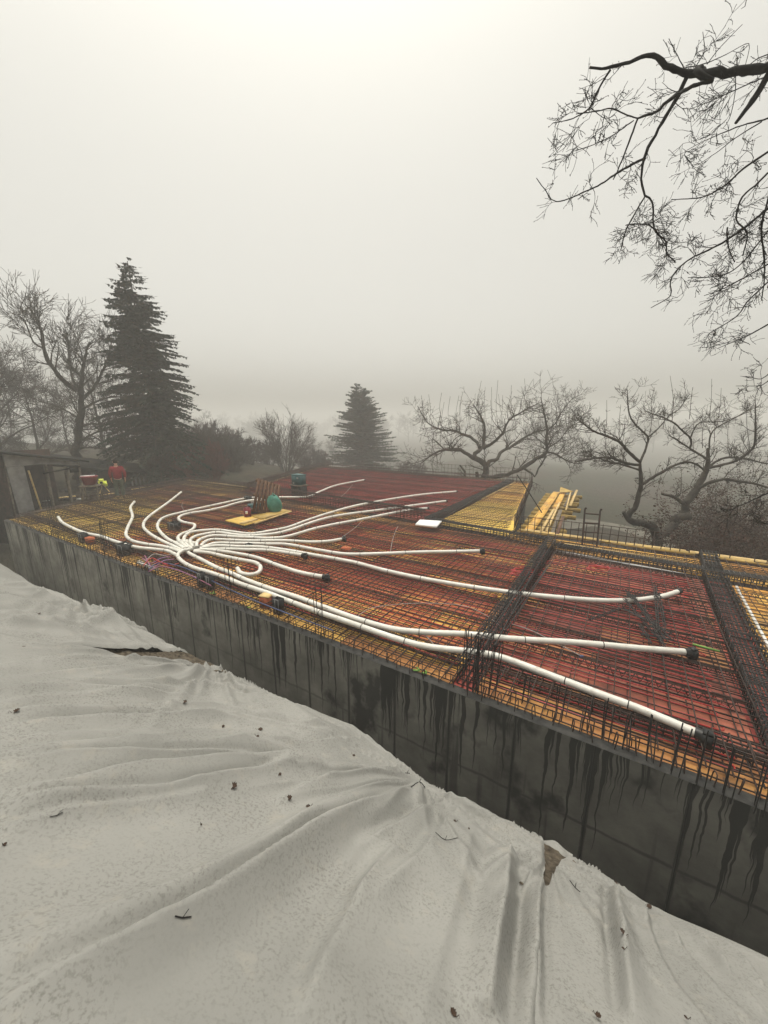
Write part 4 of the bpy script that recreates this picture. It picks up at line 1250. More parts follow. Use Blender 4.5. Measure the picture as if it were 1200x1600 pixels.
# pallet leaning on its edge
b = at(413, 803, .2)
t = empty('wooden_pallet', b, .95, 'brown wooden pallet leaning upright beside the green bag', 'pallet')
t.rotation_euler = (-.25, .38, .75)
for k in range(7):
    mb = MB(); mb.box([-.42 + k * .14, 0, .6], [.095, .02, 1.2]); mb.build('slat', M['timber_brown'], t)
for z in (.06, .6, 1.14):
    mb = MB(); mb.box([0, .06, z], [.95, .09, .09]); mb.build('stringer', M['timber_brown'], t)
for z in (.06, .6, 1.14):
    mb = MB(); mb.box([0, .118, z], [.95, .018, .1]); mb.build('bottom_board', M['timber_brown'], t)
# bag
b = at(429, 800, .2)
mb = MB(); rr = np.random.RandomState(2)
V = []; nr, nc = 14, 20
for i in range(nr):
    f = i / (nr - 1)
    rad = .30 * (sin(pi * (.12 + .80 * f)) ** .55) * (1 - .25 * f) if f < .97 else .04
    for j in range(nc):
        a = 2 * pi * j / nc
        q = rad * (1 + .10 * sin(3 * a + 4 * f) + .05 * sin(7 * a - 6 * f))
        V.append([b[0] + q * cos(a), b[1] + q * .75 * sin(a), b[2] + f * .62 + .03 * sin(2 * a)])
F = [[i * nc + j, i * nc + (j + 1) % nc, (i + 1) * nc + (j + 1) % nc, (i + 1) * nc + j] for i in range(nr - 1) for j in range(nc)]
mb.add(V, F); mb.tube([[b[0] - .06, b[1], b[2] + .6], [b[0] - .02, b[1], b[2] + .70], [b[0] + .06, b[1], b[2] + .6]], .02, 6)
tag(mb.build('woven_bag', M['teal_bag'], smooth=True), 'bulging green bag standing against the pallet on yellow plywood', 'bag')
# teal crate on a dark stand, farther back
b = at(468, 776, .0)
t = empty('storage_crate', b, WANG, 'teal crate standing on dark blocks beside the duct to the far deck', 'crate')
mb = MB(); mb.box([0, 0, .80], [.52, .40, .44]); mb.box([0, 0, 1.035], [.56, .44, .03]); mb.build('crate_body', M['teal'], t)
mb = MB(); mb.box([0, 0, .55], [.72, .5, .05]); mb.build('base_board', M['timber_grey'], t)
for x in (-.22, .22):
    mb = MB(); mb.box([x, 0, .26], [.2, .38, .52]); mb.build('leg', M['black_plastic'], t)
mb = MB(); mb.box([.12, -.205, .90], [.1, .01, .07]); mb.box([-.14, -.205, .66], [.08, .01, .07]); mb.build('label_patch', M['metal_grey'], t)

# ------------------------------------------------------------------ stacked boards and beams overhanging the edge
stackg = 'formwork beams sticking out past the edge'
rr = random.Random(12)
dirv = (at(880, 775) - at(850, 838)); dirv[2] = 0; dirL = np.linalg.norm(dirv); dirv /= dirL
base0 = at(812, 838, -.02)
nb = 24
for i in range(nb):
    f = i / (nb - 1)
    c = base0 + dirv * f * (dirL + 1.2)
    d2 = np.array([WS[0], WS[1], 0]) * 1.0
    a_ = c - d2 * .2; b_ = c + d2 * (rr.uniform(.8, 1.35) + .25 * f)
    z = -.13 - .03 * (i % 2)
    o = plank('formwork_beam', [a_[0], a_[1], z], [b_[0], b_[1], z + rr.uniform(-.02, .02)], .08, .16, M['timber_yellow'],
              'yellow formwork beam sticking out under the stacked boards', 'timber', stackg)
for i, (x0, x1, off, zz, w, mt, lb) in enumerate(((0.0, 1.0, .15, .0, .30, 'ply_yellow', 'wide yellow board on the slab side of the overhanging stack'), (.05, .62, .52, .03, .09, 'timber', 'narrow pale lath in the middle of the overhanging stack'),
                                            (.08, .66, .68, .06, .07, 'timber', 'second narrow lath of the overhanging stack'), (.5, 1.06, .62, .07, .22, 'ply_yellow', 'short wide yellow board at the far end of the stack'),
                                            (.55, 1.05, .92, .10, .10, 'timber_grey', 'grey plank on top at the far end of the stack'), (.60, 1.08, 1.1, .07, .10, 'timber', 'pale plank along the outer side of the stack'),
                                            (.45, .95, 1.02, .14, .06, 'timber', 'thin pale batten topmost on the stack'), (.0, .5, .86, .02, .12, 'timber_grey', 'grey plank at the near end of the stack'),
                                            (.02, .36, 1.0, .04, .10, 'timber_brown', 'brown plank at the near end of the stack'))):
    a_ = base0 + dirv * x0 * (dirL + 1.2) + np.array([WS[0], WS[1], 0]) * off; b_ = base0 + dirv * x1 * (dirL + 1.2) + np.array([WS[0], WS[1], 0]) * (off + rr.uniform(-.1, .15))
    plank('stacked_board', [a_[0], a_[1], zz], [b_[0], b_[1], zz + .02], w, .03, M[mt], lb, 'timber')
pc = base0 + dirv * (dirL + .6) + np.array([WS[0], WS[1], 0]) * .7
mb = MB(); mb.add([[pc[0] - .35, pc[1] - .2, .16], [pc[0] + .35, pc[1] - .1, .20], [pc[0] + .05, pc[1] + .6, .3], [pc[0] - .35, pc[1] - .2, .13], [pc[0] + .35, pc[1] - .1, .17], [pc[0] + .05, pc[1] + .6, .27]],
                  [[0, 1, 2], [5, 4, 3]]); mb.add([[pc[0] - .35, pc[1] - .2, .16], [pc[0] + .35, pc[1] - .1, .20], [pc[0] + .35, pc[1] - .1, .17], [pc[0] - .35, pc[1] - .2, .13]], [[0, 3, 2, 1]])
tag(mb.build('plywood_offcut', M['timber_yellow']), 'triangular yellow plywood offcut at the far end of the stack', 'board')
t = empty('steel_prop', at(860, 842, 0), 0, 'dark splayed steel prop holding up the overhanging beams', 'prop')
for (x, y) in ((0, 0), (.35, -.25), (.12, .5)):
    mb = MB(); mb.tube([[0, 0, -.25], [x, y, -3.3]], .045, 8); mb.build('leg', M['steel_black'], t)
# more formwork props standing under the far edge
# ladder
lb_, rb_ = at(888, 858, 0), at(935, 858, 0)
yy = 10.4
lt, rt = deep(914, 796, yy), deep(938, 798, yy); lo, ro = deep(909, 858, yy - .25), deep(932, 858, yy - .25)
t = empty('ladder', tuple((lo + ro) / 2), 0, 'rusty ladder rising above the formwork edge', 'ladder')
for a_, b_ in ((lo, lt), (ro, rt)):
    e = a_ - b_; e /= np.linalg.norm(e)
    mb = MB(); mb.tube([b_, a_ + e * 3.2], .024, 6); o = mb.build('rail', M['steel'], t); o.location = -t.location
    mb = MB(); mb.tube([b_, b_ + [.03, 0, .05]], .028, 6); o = mb.build('rail_cap', M['steel'], t); o.location = -t.location
e1, e2_ = (lo - lt), (ro - rt)
for k in range(15):
    f = .10 + k * .235
    mb = MB(); mb.tube([lt + e1 * f, rt + e2_ * f], .020, 6); o = mb.build('rung', M['steel'], t); o.location = -t.location
# ------------------------------------------------------------------ shed, low barn, clutter beside the slab
def gz(x, y):
    s_, v_ = to_sv(np.array([x, y]))
    return float(ground_z(np.array(s_), np.array(v_)))
shY = 15.6
c0, c1 = deep(22, 790, shY), deep(132, 772, shY + 2.6)
sd = np.array([c1[0] - c0[0], c1[1] - c0[1], 0]); sL = np.linalg.norm(sd); sang = math.atan2(sd[1], sd[0])
sh = empty('tool_shed', (c0[0], c0[1], gz(c0[0], c0[1])), sang, 'low open shed with a pale peeling front and dark roof', 'shed')
zb = gz(c0[0], c0[1])
topz = deep(22, 706, shY)[2] - zb; topz2 = deep(128, 722, shY + 2.6)[2] - zb
mb = MB()                                   # pale front: left pier, lintel band
def quad_prism(mb, pts, y0, y1):
    n = len(pts); V = [[x, y0, z] for x, z in pts] + [[x, y1, z] for x, z in pts]
    mb.add(V, [[i, (i + 1) % n, n + (i + 1) % n, n + i] for i in range(n)])
    cx = np.mean([p[0] for p in pts]); cz = np.mean([p[1] for p in pts])
    mb.add([[x, y0, z] for x, z in pts] + [[cx, y0, cz]], [[(i + 1) % n, i, n] for i in range(n)])
    mb.add([[x, y1, z] for x, z in pts] + [[cx, y1, cz]], [[i, (i + 1) % n, n] for i in range(n)])
quad_prism(mb, [(0, topz - .05), (sL, topz2 - .02), (sL, topz2 - .14), (sL * .45, topz - .62), (0, topz - .62)], 0, .06)
mb.build('lintel_panel', M['shed_wall'], sh)
mb = MB(); quad_prism(mb, [(0.02, topz - .63), (.62, topz - .63), (.66, topz * .45), (.70, .30), (.50, .30), (.40, .05), (.18, .0)], .0, .05)
mb.build('torn_panel', M['shed_wall'], sh)
mb = MB(); mb.box([.86, -.03, topz * .42], [.05, .05, topz * .72], 0, 0, -.10); mb.build('door_post', M['timber'], sh)
for x, h in ((0.0, topz), (sL * .52, topz - .6), (sL * .80, topz2 - .1), (sL, topz2)):
    mb = MB(); mb.box([x, .1, h / 2 - .2], [.10, .10, h + .3]); mb.build('post', M['timber_grey'], sh)
mb = MB(); mb.box([sL / 2, 2.2, topz / 2 - .2], [sL + .2, .08, topz + .2]); mb.box([-.08, 1.1, topz / 2 - .25], [.08, 2.2, topz + .2]); mb.build('back_wall', M['shed_back'], sh)
mb = MB(); rr = random.Random(8)
for i in range(46):
    mb.box([rr.uniform(.9, sL - .3), rr.uniform(1.2, 2.0), rr.uniform(.05, .9)], [rr.uniform(.3, 1.3), .07, .06], rr.uniform(-.2, .2))
mb.build('stacked_wood', M['shed_back'], sh)
mb = MB()
V = [[-.7, -.35, topz + .12], [sL + .25, -.35, topz2 + .06], [sL + .25, 2.6, topz2 + .22], [-.7, 2.6, topz + .35]]
mb.add(V + [[x, y, z - .08] for x, y, z in V], [[0, 1, 2, 3], [7, 6, 5, 4], [0, 4, 5, 1], [1, 5, 6, 2], [2, 6, 7, 3], [3, 7, 4, 0]])
mb.build('roof', M['shed_dark'], sh)
mb = MB(); mb.box([sL * .72, -.05, topz2 - .28], [1.5, .10, .05], 0, 0, -.10); mb.box([sL * .9, -.02, topz2 - .3], [.35, .06, .3]); mb.build('canopy_flap', M['shed_dark'], sh)

# long low barn behind the man
bY = 21.5
b0, b1 = deep(128, 750, bY), deep(268, 752, bY + 3.4)
bd = b1 - b0; bL = float(np.linalg.norm(bd[:2])); bang = math.atan2(bd[1], bd[0])
zb2 = gz(b0[0], b0[1])
barn = empty('low_barn', (b0[0], b0[1], zb2), bang, 'long dark low barn with pale posts behind the walking man', 'barn')
H0, H1 = deep(128, 722, bY)[2] - zb2, deep(268, 741, bY + 3.4)[2] - zb2
mb = MB(); quad_prism(mb, [(0, -.5), (bL, -.5), (bL, H1 - .15), (0, H0 - .2)], 1.6, 1.75); mb.build('back_wall', M['shed_back'], barn)
mb = MB(); V = [[-1.2, -.4, H0], [bL + .2, -.4, H1], [bL + .2, 2.4, H1 + .35], [-1.2, 2.4, H0 + .45]]
mb.add(V + [[x, y, z - .10] for x, y, z in V], [[0, 1, 2, 3], [7, 6, 5, 4], [0, 4, 5, 1], [1, 5, 6, 2], [2, 6, 7, 3], [3, 7, 4, 0]]); mb.build('roof', M['shed_dark'], barn)
for k in range(8):
    x = bL * (.52 + k * .045) if k < 4 else bL * (.76 + (k - 4) * .05)
    mb = MB(); mb.box([x, 0, (H1) * .5 - .1], [.10 if k < 4 else .22, .08, H1 + .2]); mb.build('post', M['shed_wall'], barn)
mb = MB(); mb.box([bL * .86, .05, H1 * .62], [bL * .26, .05, H1 * .45]); mb.build('wall_panel', M['shed_wall'], barn)
mb = MB(); mb.box([bL * .5, .02, .18], [bL, .06, .55]); mb.build('base_wall', M['shed_back'], barn)

# a scatter of boards, blocks and rods on the ground between shed and slab
rr = random.Random(31)
clut = [((92, 778), (118, 775), 'timber', .2, 'orange brown board lying before the shed opening'), ((150, 773), (180, 771), 'timber', .22, 'pale plank on the ground behind the tripod'),
        ((66, 783), (80, 782), 'metal_grey', .1, 'small grey metal strip before the shed'), ((120, 780), (132, 779), 'white_edge', .12, 'tiny pale block on the ground before the shed'),
        ((140, 782), (192, 772), 'timber_grey', .14, 'grey plank at the feet of the man'), ((150, 790), (215, 776), 'timber_grey', .14, 'long grey plank beside the deck edge'),
        ((205, 765), (262, 756), 'timber', .1, 'pale plank leading to the corner behind the man'), ((200, 757), (220, 755), 'white_edge', .1, 'short white plank behind the man'),
        ((60, 795), (110, 788), 'timber_grey', .12, 'dark plank near the wall corner'), ((190, 780), (275, 762), 'timber_grey', .1, 'thin grey plank along the deck edge')]
for a_, b_, m_, w, lb in clut:
    p, q = at(*a_, -.05), at(*b_, -.05)
    zz = max(gz(*p[:2]), gz(*q[:2])); zz = max(zz + .06, -.35)
    p, q = at(*a_, zz), at(*b_, zz)
    plank('loose_plank', p, q, w, .05, M[m_], lb, 'timber')
# rubble of dark offcuts
mb = MB()
for i in range(260):
    u, v = rr.uniform(5, 250), rr.uniform(0, 1)
    s_, v2 = -19.2 + rr.gauss(0, 1.6) - v * 1.2, rr.uniform(.5, 9)
    p = S(s_, v2); z = gz(p[0], p[1])
    mb.box([p[0], p[1], z + .06 * rr.random()], [rr.uniform(.1, .7), rr.uniform(.04, .15), rr.uniform(.03, .12)], rr.uniform(0, 3), rr.uniform(-.3, .3), rr.uniform(-.2, .2), rr.randrange(3))
tag(mb.build('debris', [M['shed_back'], M['timber_grey'], M['kerb']]), 'dark offcuts and rubble strewn between the shed and the deck', 'debris', kind='stuff')
# red tub on a trestle at the shed's end
b = deep(141, 757, 16.3)
t = empty('red_tub', (b[0], b[1], b[2] - .05), .3, 'red plastic tub on a trestle at the open end of the shed', 'tub')
mb = MB(); mb.lathe([(.001, .05), (.22, .05), (.30, .38), (.32, .38), (.32, .41), (.28, .41), (.20, .09), (.001, .09)], (0, 0, 0), 14); mb.build('tub_body', M['red_plastic'], t, smooth=False)
mb = MB(); mb.box([0, -.1, .44], [.5, .1, .03], .3); mb.build('lid', M['white_edge'], t)
mb = MB(); mb.box([0, 0, .0], [.7, .5, .05]); 
for x in (-.3, .3):
    for y in (-.2, .2): mb.box([x, y, -.36], [.05, .05, .7])
mb.build('trestle', M['timber_grey'], t)
# level on a tripod
b = at(163, 776, -.05)
t = empty('tripod', b, .2, 'tripod with a bright yellow head beside the walking man', 'tripod')
hz = deep(166, 752, b[1])[2] - b[2]
for a_ in (.3, 2.5, 4.4):
    mb = MB(); mb.tube([[0, 0, hz * .85], [.36 * cos(a_), .30 * sin(a_), 0]], .022, 6); mb.build('leg', M['timber'], t)
mb = MB(); mb.box([.02, 0, hz * .90], [.30, .18, .16], .2); mb.box([.0, -.04, hz * 1.06], [.18, .14, .14], .5); mb.box([.18, -.06, hz * .80], [.10, .08, .18], .1, .4); mb.build('head', M['yellow_hi'], t)
mb = MB(); mb.box([.02, -.10, hz * .93], [.10, .04, .09], .2); mb.build('lens', M['black_plastic'], t)

# ------------------------------------------------------------------ the man, seen from behind
def skin_mesh(name, pts, edges, mat, parent, root=0, sub=2):
    me = bpy.data.meshes.new(name)
    me.from_pydata([p[:3] for p in pts], edges, [])
    o = bpy.data.objects.new(name, me); COL.objects.link(o)
    md = o.modifiers.new('skin', 'SKIN'); md.use_smooth_shade = True
    for i, p in enumerate(pts):
        sv = me.skin_vertices[0].data[i]
        sv.radius = (p[3], p[4] if len(p) > 4 else p[3]); sv.use_root = (i == root)
    ms = o.modifiers.new('sub', 'SUBSURF'); ms.levels = sub; ms.render_levels = sub
    dg = bpy.context.evaluated_depsgraph_get()
    me2 = bpy.data.meshes.new_from_object(o.evaluated_get(dg))
    me2.name = name
    bpy.data.objects.remove(o)
    me2.materials.clear(); me2.materials.append(mat)
    for p in me2.polygons: p.use_smooth = True
    o = bpy.data.objects.new(name, me2); COL.objects.link(o); o.parent = parent
    return o
fb_ = at(189, 779, .02)
man = empty('person', (fb_[0], fb_[1], .02), .62, 'man seen from behind in a red pullover and grey green trousers, walking', 'person')
body = [(0, 0, .92, .11, .08), (0, 0, 1.12, .11, .08), (0, .02, 1.34, .16, .10), (0, .03, 1.46, .08, .07), (0, .05, 1.54, .055), (0, .07, 1.62, .085, .10), (0, .06, 1.70, .078, .095),
        (-.18, .02, 1.40, .055), (-.25, .02, 1.14, .043), (-.24, .12, .92, .033), (-.235, .16, .83, .036, .02), (.18, .02, 1.40, .055), (.26, -.02, 1.15, .043), (.27, .03, .92, .033), (.27, .05, .83, .036, .02),
        (-.10, 0, .84, .085), (-.11, .06, .48, .062), (-.11, -.05, .10, .042), (-.11, .05, .04, .042, .035), (.10, 0, .84, .085), (.11, .04, .47, .062), (.12, .10, .10, .042), (.12, .20, .05, .042, .035)]
be = [(0, 1), (1, 2), (2, 3), (3, 4), (4, 5), (5, 6), (2, 7), (7, 8), (8, 9), (9, 10), (2, 11), (11, 12), (12, 13), (13, 14), (0, 15), (15, 16), (16, 17), (17, 18), (0, 19), (19, 20), (20, 21), (21, 22)]
# fingers: four and a thumb on each hand
for hand in (10, 14):
    hx, hy, hzz = body[hand][:3]; sgn = -1 if hx < 0 else 1
    for k, (dx, L) in enumerate(((-.024, .062), (-.008, .072), (.009, .068), (.024, .055))):
        i = len(body)
        body += [(hx, hy + dx, hzz - .045, .011), (hx - sgn * .012, hy + dx * 1.2, hzz - .045 - L * .6, .009), (hx - sgn * .03, hy + dx * 1.2, hzz - .045 - L, .008)]
        be += [(hand, i), (i, i + 1), (i + 1, i + 2)]
    i = len(body); body += [(hx - sgn * .008, hy + .045, hzz - .02, .012), (hx - sgn * .02, hy + .055, hzz - .06, .010)]; be += [(hand, i), (i, i + 1)]
skin_mesh('body', body, be, M['skin'], man)
jk = [(0, 0, .84, .19, .145), (0, 0, 1.12, .185, .14), (0, .02, 1.32, .195, .135), (0, .03, 1.45, .12, .095), (0, .04, 1.50, .075),
      (-.20, .02, 1.39, .085), (-.27, .02, 1.14, .068), (-.25, .12, .93, .052), (.20, .02, 1.39, .085), (.28, -.02, 1.15, .068), (.28, .03, .93, .052)]
skin_mesh('pullover', jk, [(0, 1), (1, 2), (2, 3), (3, 4), (2, 5), (5, 6), (6, 7), (2, 8), (8, 9), (9, 10)], M['jacket'], man, 0)
tr = [(0, 0, 1.0, .165, .125), (-.10, 0, .82, .115), (-.115, .06, .48, .088), (-.11, -.04, .12, .075), (.10, 0, .82, .115), (.115, .04, .47, .088), (.12, .10, .12, .075)]
skin_mesh('trousers', tr, [(0, 1), (1, 2), (2, 3), (0, 4), (4, 5), (5, 6)], M['trousers'], man, 0)
skin_mesh('hair', [(0, .02, 1.58, .10, .10), (0, .03, 1.69, .115, .125), (0, .05, 1.78, .075, .085)], [(0, 1), (1, 2)], M['hair'], man, 0)
mb = MB()
for x, y in ((-.11, -.03), (.12, .12)):
    pts = [[x, y - .10, .05], [x, y, .055], [x, y + .10, .05], [x, y + .18, .04]]
    mb.tube(pts, [.04, .05, .048, .03], 10)
mb.build('boots', M['boots'], man, smooth=True)
mb = MB()                                    # ears and nose, set into the head
mb.tube([[-.085, .06, 1.64], [-.105, .05, 1.66]], .018, 6); mb.tube([[.085, .06, 1.64], [.105, .05, 1.66]], .018, 6); mb.tube([[0, .15, 1.66], [0, .185, 1.63]], .014, 6)
mb.build('face_features', M['skin'], man, smooth=True)
# ------------------------------------------------------------------ trees
def unit(v):
    return v / (np.linalg.norm(v) + 1e-9)

def branch(mb, p, d, r, L, lvl, R, P):
    """grow one branch and its children. P: dict of habits."""
    n = max(3, int(L / P.get('seg', .12)))
    n = min(n, 9 if lvl else 12)
    pts = [p]; rs_ = [r]; cur = np.array(p, float); dd = unit(np.array(d, float))
    wob = P['wob'] * (1.0 if lvl else .8)
    for i in range(n):
        dd = unit(dd + np.array([R.gauss(0, wob), R.gauss(0, wob), R.gauss(0, wob)]) + np.array([0, 0, P['up'] * (.35 if lvl else .2)]))
        cur = cur + dd * (L / n)
        pts.append(cur.copy()); rs_.append(max(P['rmin'], r * (1 - .75 * (i + 1) / n)))
    sides = 3 if r < .012 else (4 if r < .03 else 6)
    mb.tube(pts, rs_, sides, P.get('mi', 0), cap=False)
    if P.get('buds') and lvl <= 1 and R.random() < .8:
        for k in range(R.randint(1, 3)):
            q = pts[R.randrange(1, len(pts))]; e = np.array([R.gauss(0, 1), R.gauss(0, 1), R.gauss(0, 1)]); e = unit(e) * P['buds']
            mb.tube([q, q + e * .6, q + e], [P['rmin'] * 1.4, P['rmin'] * 1.9, P['rmin'] * .4], 3, cap=False)
    if lvl <= 0: return
    nk = P['kids'][min(lvl, len(P['kids'])) - 1]
    nk = R.randint(max(1, nk - 1), nk + 1)
    for k in range(nk):
        f = R.uniform(P.get('from', .25), 1.0)
        i = min(len(pts) - 2, int(f * (len(pts) - 1)))
        t = unit(pts[i + 1] - pts[i])
        side = unit(np.cross(t, np.array([R.gauss(0, 1), R.gauss(0, 1), R.gauss(0, 1)])))
        a = R.uniform(*P['ang'])
        nd = t * cos(a) + side * sin(a)
        branch(mb, pts[i], nd, max(P['rmin'], rs_[i] * R.uniform(.5, .75)), L * R.uniform(*P['len']), lvl - 1, R, P)

def limbs_from_px(mb, limbs, y0, R, P, spread=1.0, dens=1.0, lvl=2, L=1.2, world=False, sides=8, kidr=.45, from_t=.25, mi=0, jit=None):
    for li in limbs:
        pts, rads = li[0], li[1]
        if world: Q = np.array([p[:3] for p in pts], float)
        else:
            Q = np.array([deep(p[0], p[1], y0 + (p[2] if len(p) > 2 else 0)) for p in pts])
        tt = np.linspace(0, 1, len(Q))
        C = spline(Q, max(.05, .03 * y0 / 3))
        rr_ = np.interp(np.linspace(0, 1, len(C)), np.linspace(0, 1, len(rads)), rads)
        wob = (jit if jit is not None else .25) * rr_[:, None]
        C = C + wob * np.array([[R.gauss(0, 1), R.gauss(0, 1), R.gauss(0, 1)] for _ in C])
        rr_ = rr_ * np.array([R.uniform(.9, 1.14) for _ in rr_])
        mb.tube(C, rr_, sides if rads[0] > .03 else 5, mi)
        ln = float(np.sum(np.linalg.norm(np.diff(C, axis=0), axis=1)))
        k = int(ln * dens * (li[2] if len(li) > 2 else 1.0))
        for _ in range(k):
            f = R.uniform(from_t, 1.0); i = min(len(C) - 2, int(f * (len(C) - 1)))
            t = unit(C[i + 1] - C[i])
            side = unit(np.cross(t, np.array([R.gauss(0, 1), R.gauss(0, 1), R.gauss(0, 1)])))
            a = R.uniform(*P['ang']) * 1.1
            branch(mb, C[i], t * cos(a) + side * sin(a) + np.array([0, 0, P['up'] * .6]), max(P['rmin'], min(rr_[i] * kidr, P.get('rmax', .03))), L * R.uniform(.5, 1.25), lvl, R, P)

# --- the wide apple tree beyond the far yellow deck
R = random.Random(101)
AY = 25.5
t = empty('apple_tree', deep(756, 748, AY), 0, 'bare wide apple tree with a long low limb behind the far yellow deck', 'tree')
mb = MB()
P = dict(wob=.24, up=.22, rmin=.0085, kids=[3, 4, 3], ang=(.5, 1.25), len=(.4, .75), seg=.28, rmax=.045)
base = deep(757, 792, AY)
limbs = [([(757, 792), (757, 765), (756, 745), (761, 732), (760, 725), (750, 720), (740, 716)], [.30, .28, .24, .20, .19, .17], .3),
         ([(740, 716), (730, 710, -.3), (720, 704, -.6), (702, 702, -1.0), (687, 705, -1.3), (670, 714, -1.6), (657, 725, -1.8)], [.15, .12, .10, .07, .05, .03], 1.3),
         ([(740, 716), (747, 705), (755, 697, .4), (757, 680, .8), (756, 662, .8), (748, 645, .6), (740, 632, .5)], [.16, .13, .10, .07, .05, .025], 1.2),
         ([(750, 701), (742, 687, .8), (727, 680, 1.2), (707, 672, 1.5), (690, 672, 1.6), (668, 660, 1.6), (652, 634, 1.4)], [.11, .09, .07, .05, .035, .015], 1.3),
         ([(755, 700), (770, 692, -.5), (785, 677, -1.), (795, 657, -1.1), (810, 647, -1.2), (827, 637, -1.2), (846, 628, -1.)], [.12, .09, .07, .05, .035, .02], 1.2),
         ([(761, 730), (765, 722, .3), (777, 717, .8), (782, 707, 1.2), (800, 697, 1.6), (817, 685, 1.8), (840, 674, 2.), (862, 668, 2.), (880, 640, 2.), (899, 617, 2.)], [.14, .11, .09, .07, .05, .03, .015], 1.3),
         ([(756, 748), (780, 744, -.6), (800, 739, -1.), (817, 730, -1.2), (832, 719, -1.3), (845, 714, -1.4), (854, 707, -1.4), (854, 690, -1.4), (855, 670, -1.3), (850, 645, -1.3), (845, 620, -1.2)], [.18, .15, .13, .11, .09, .07, .05, .02], .8),
         ([(817, 731, -1.2), (830, 739, -1.4), (835, 745, -1.5), (842, 732, -1.5), (854, 712, -1.4)], [.07, .06, .05, .05], .5),
         ([(854, 707, -1.4), (870, 710, -1.5), (890, 722, -1.5), (910, 725, -1.5)], [.06, .04, .02], 2.2),
         ([(854, 700, -1.4), (872, 690, -1.), (890, 668, -.8), (905, 660, -.6)], [.05, .03, .015], 2.2),
         ([(729, 790), (727, 745), (726, 737), (719, 727)], [.16, .12, .09, .05], .2), ([(745, 780), (745, 750), (746, 738)], [.17, .13, .10], .0)]
limbs_from_px(mb, limbs, AY, R, P, dens=3.2, lvl=2, L=1.4)
for u, v in [(R.uniform(655, 900), R.uniform(612, 650)) for _ in range(26)] + [(752, 595), (778, 594), (768, 605), (799, 602), (845, 604), (872, 610), (717, 618), (694, 628), (652, 634), (757, 610), (815, 625), (862, 630), (886, 640), (735, 625)]:
    a_ = deep(u + R.uniform(-6, 10), 668 + R.uniform(-12, 14), AY + R.uniform(-1, 1)); b_ = deep(u, v, AY)
    mb.tube(spline([a_, (a_ + b_) / 2 + np.array([R.uniform(-.2, .2), 0, -.1]), b_], .3), np.linspace(.026, .009, len(spline([a_, (a_ + b_) / 2, b_], .3))) if False else .011, 3, cap=False)
o = mb.build('limbs', M['bark'], t, smooth=True); o.location = -t.location

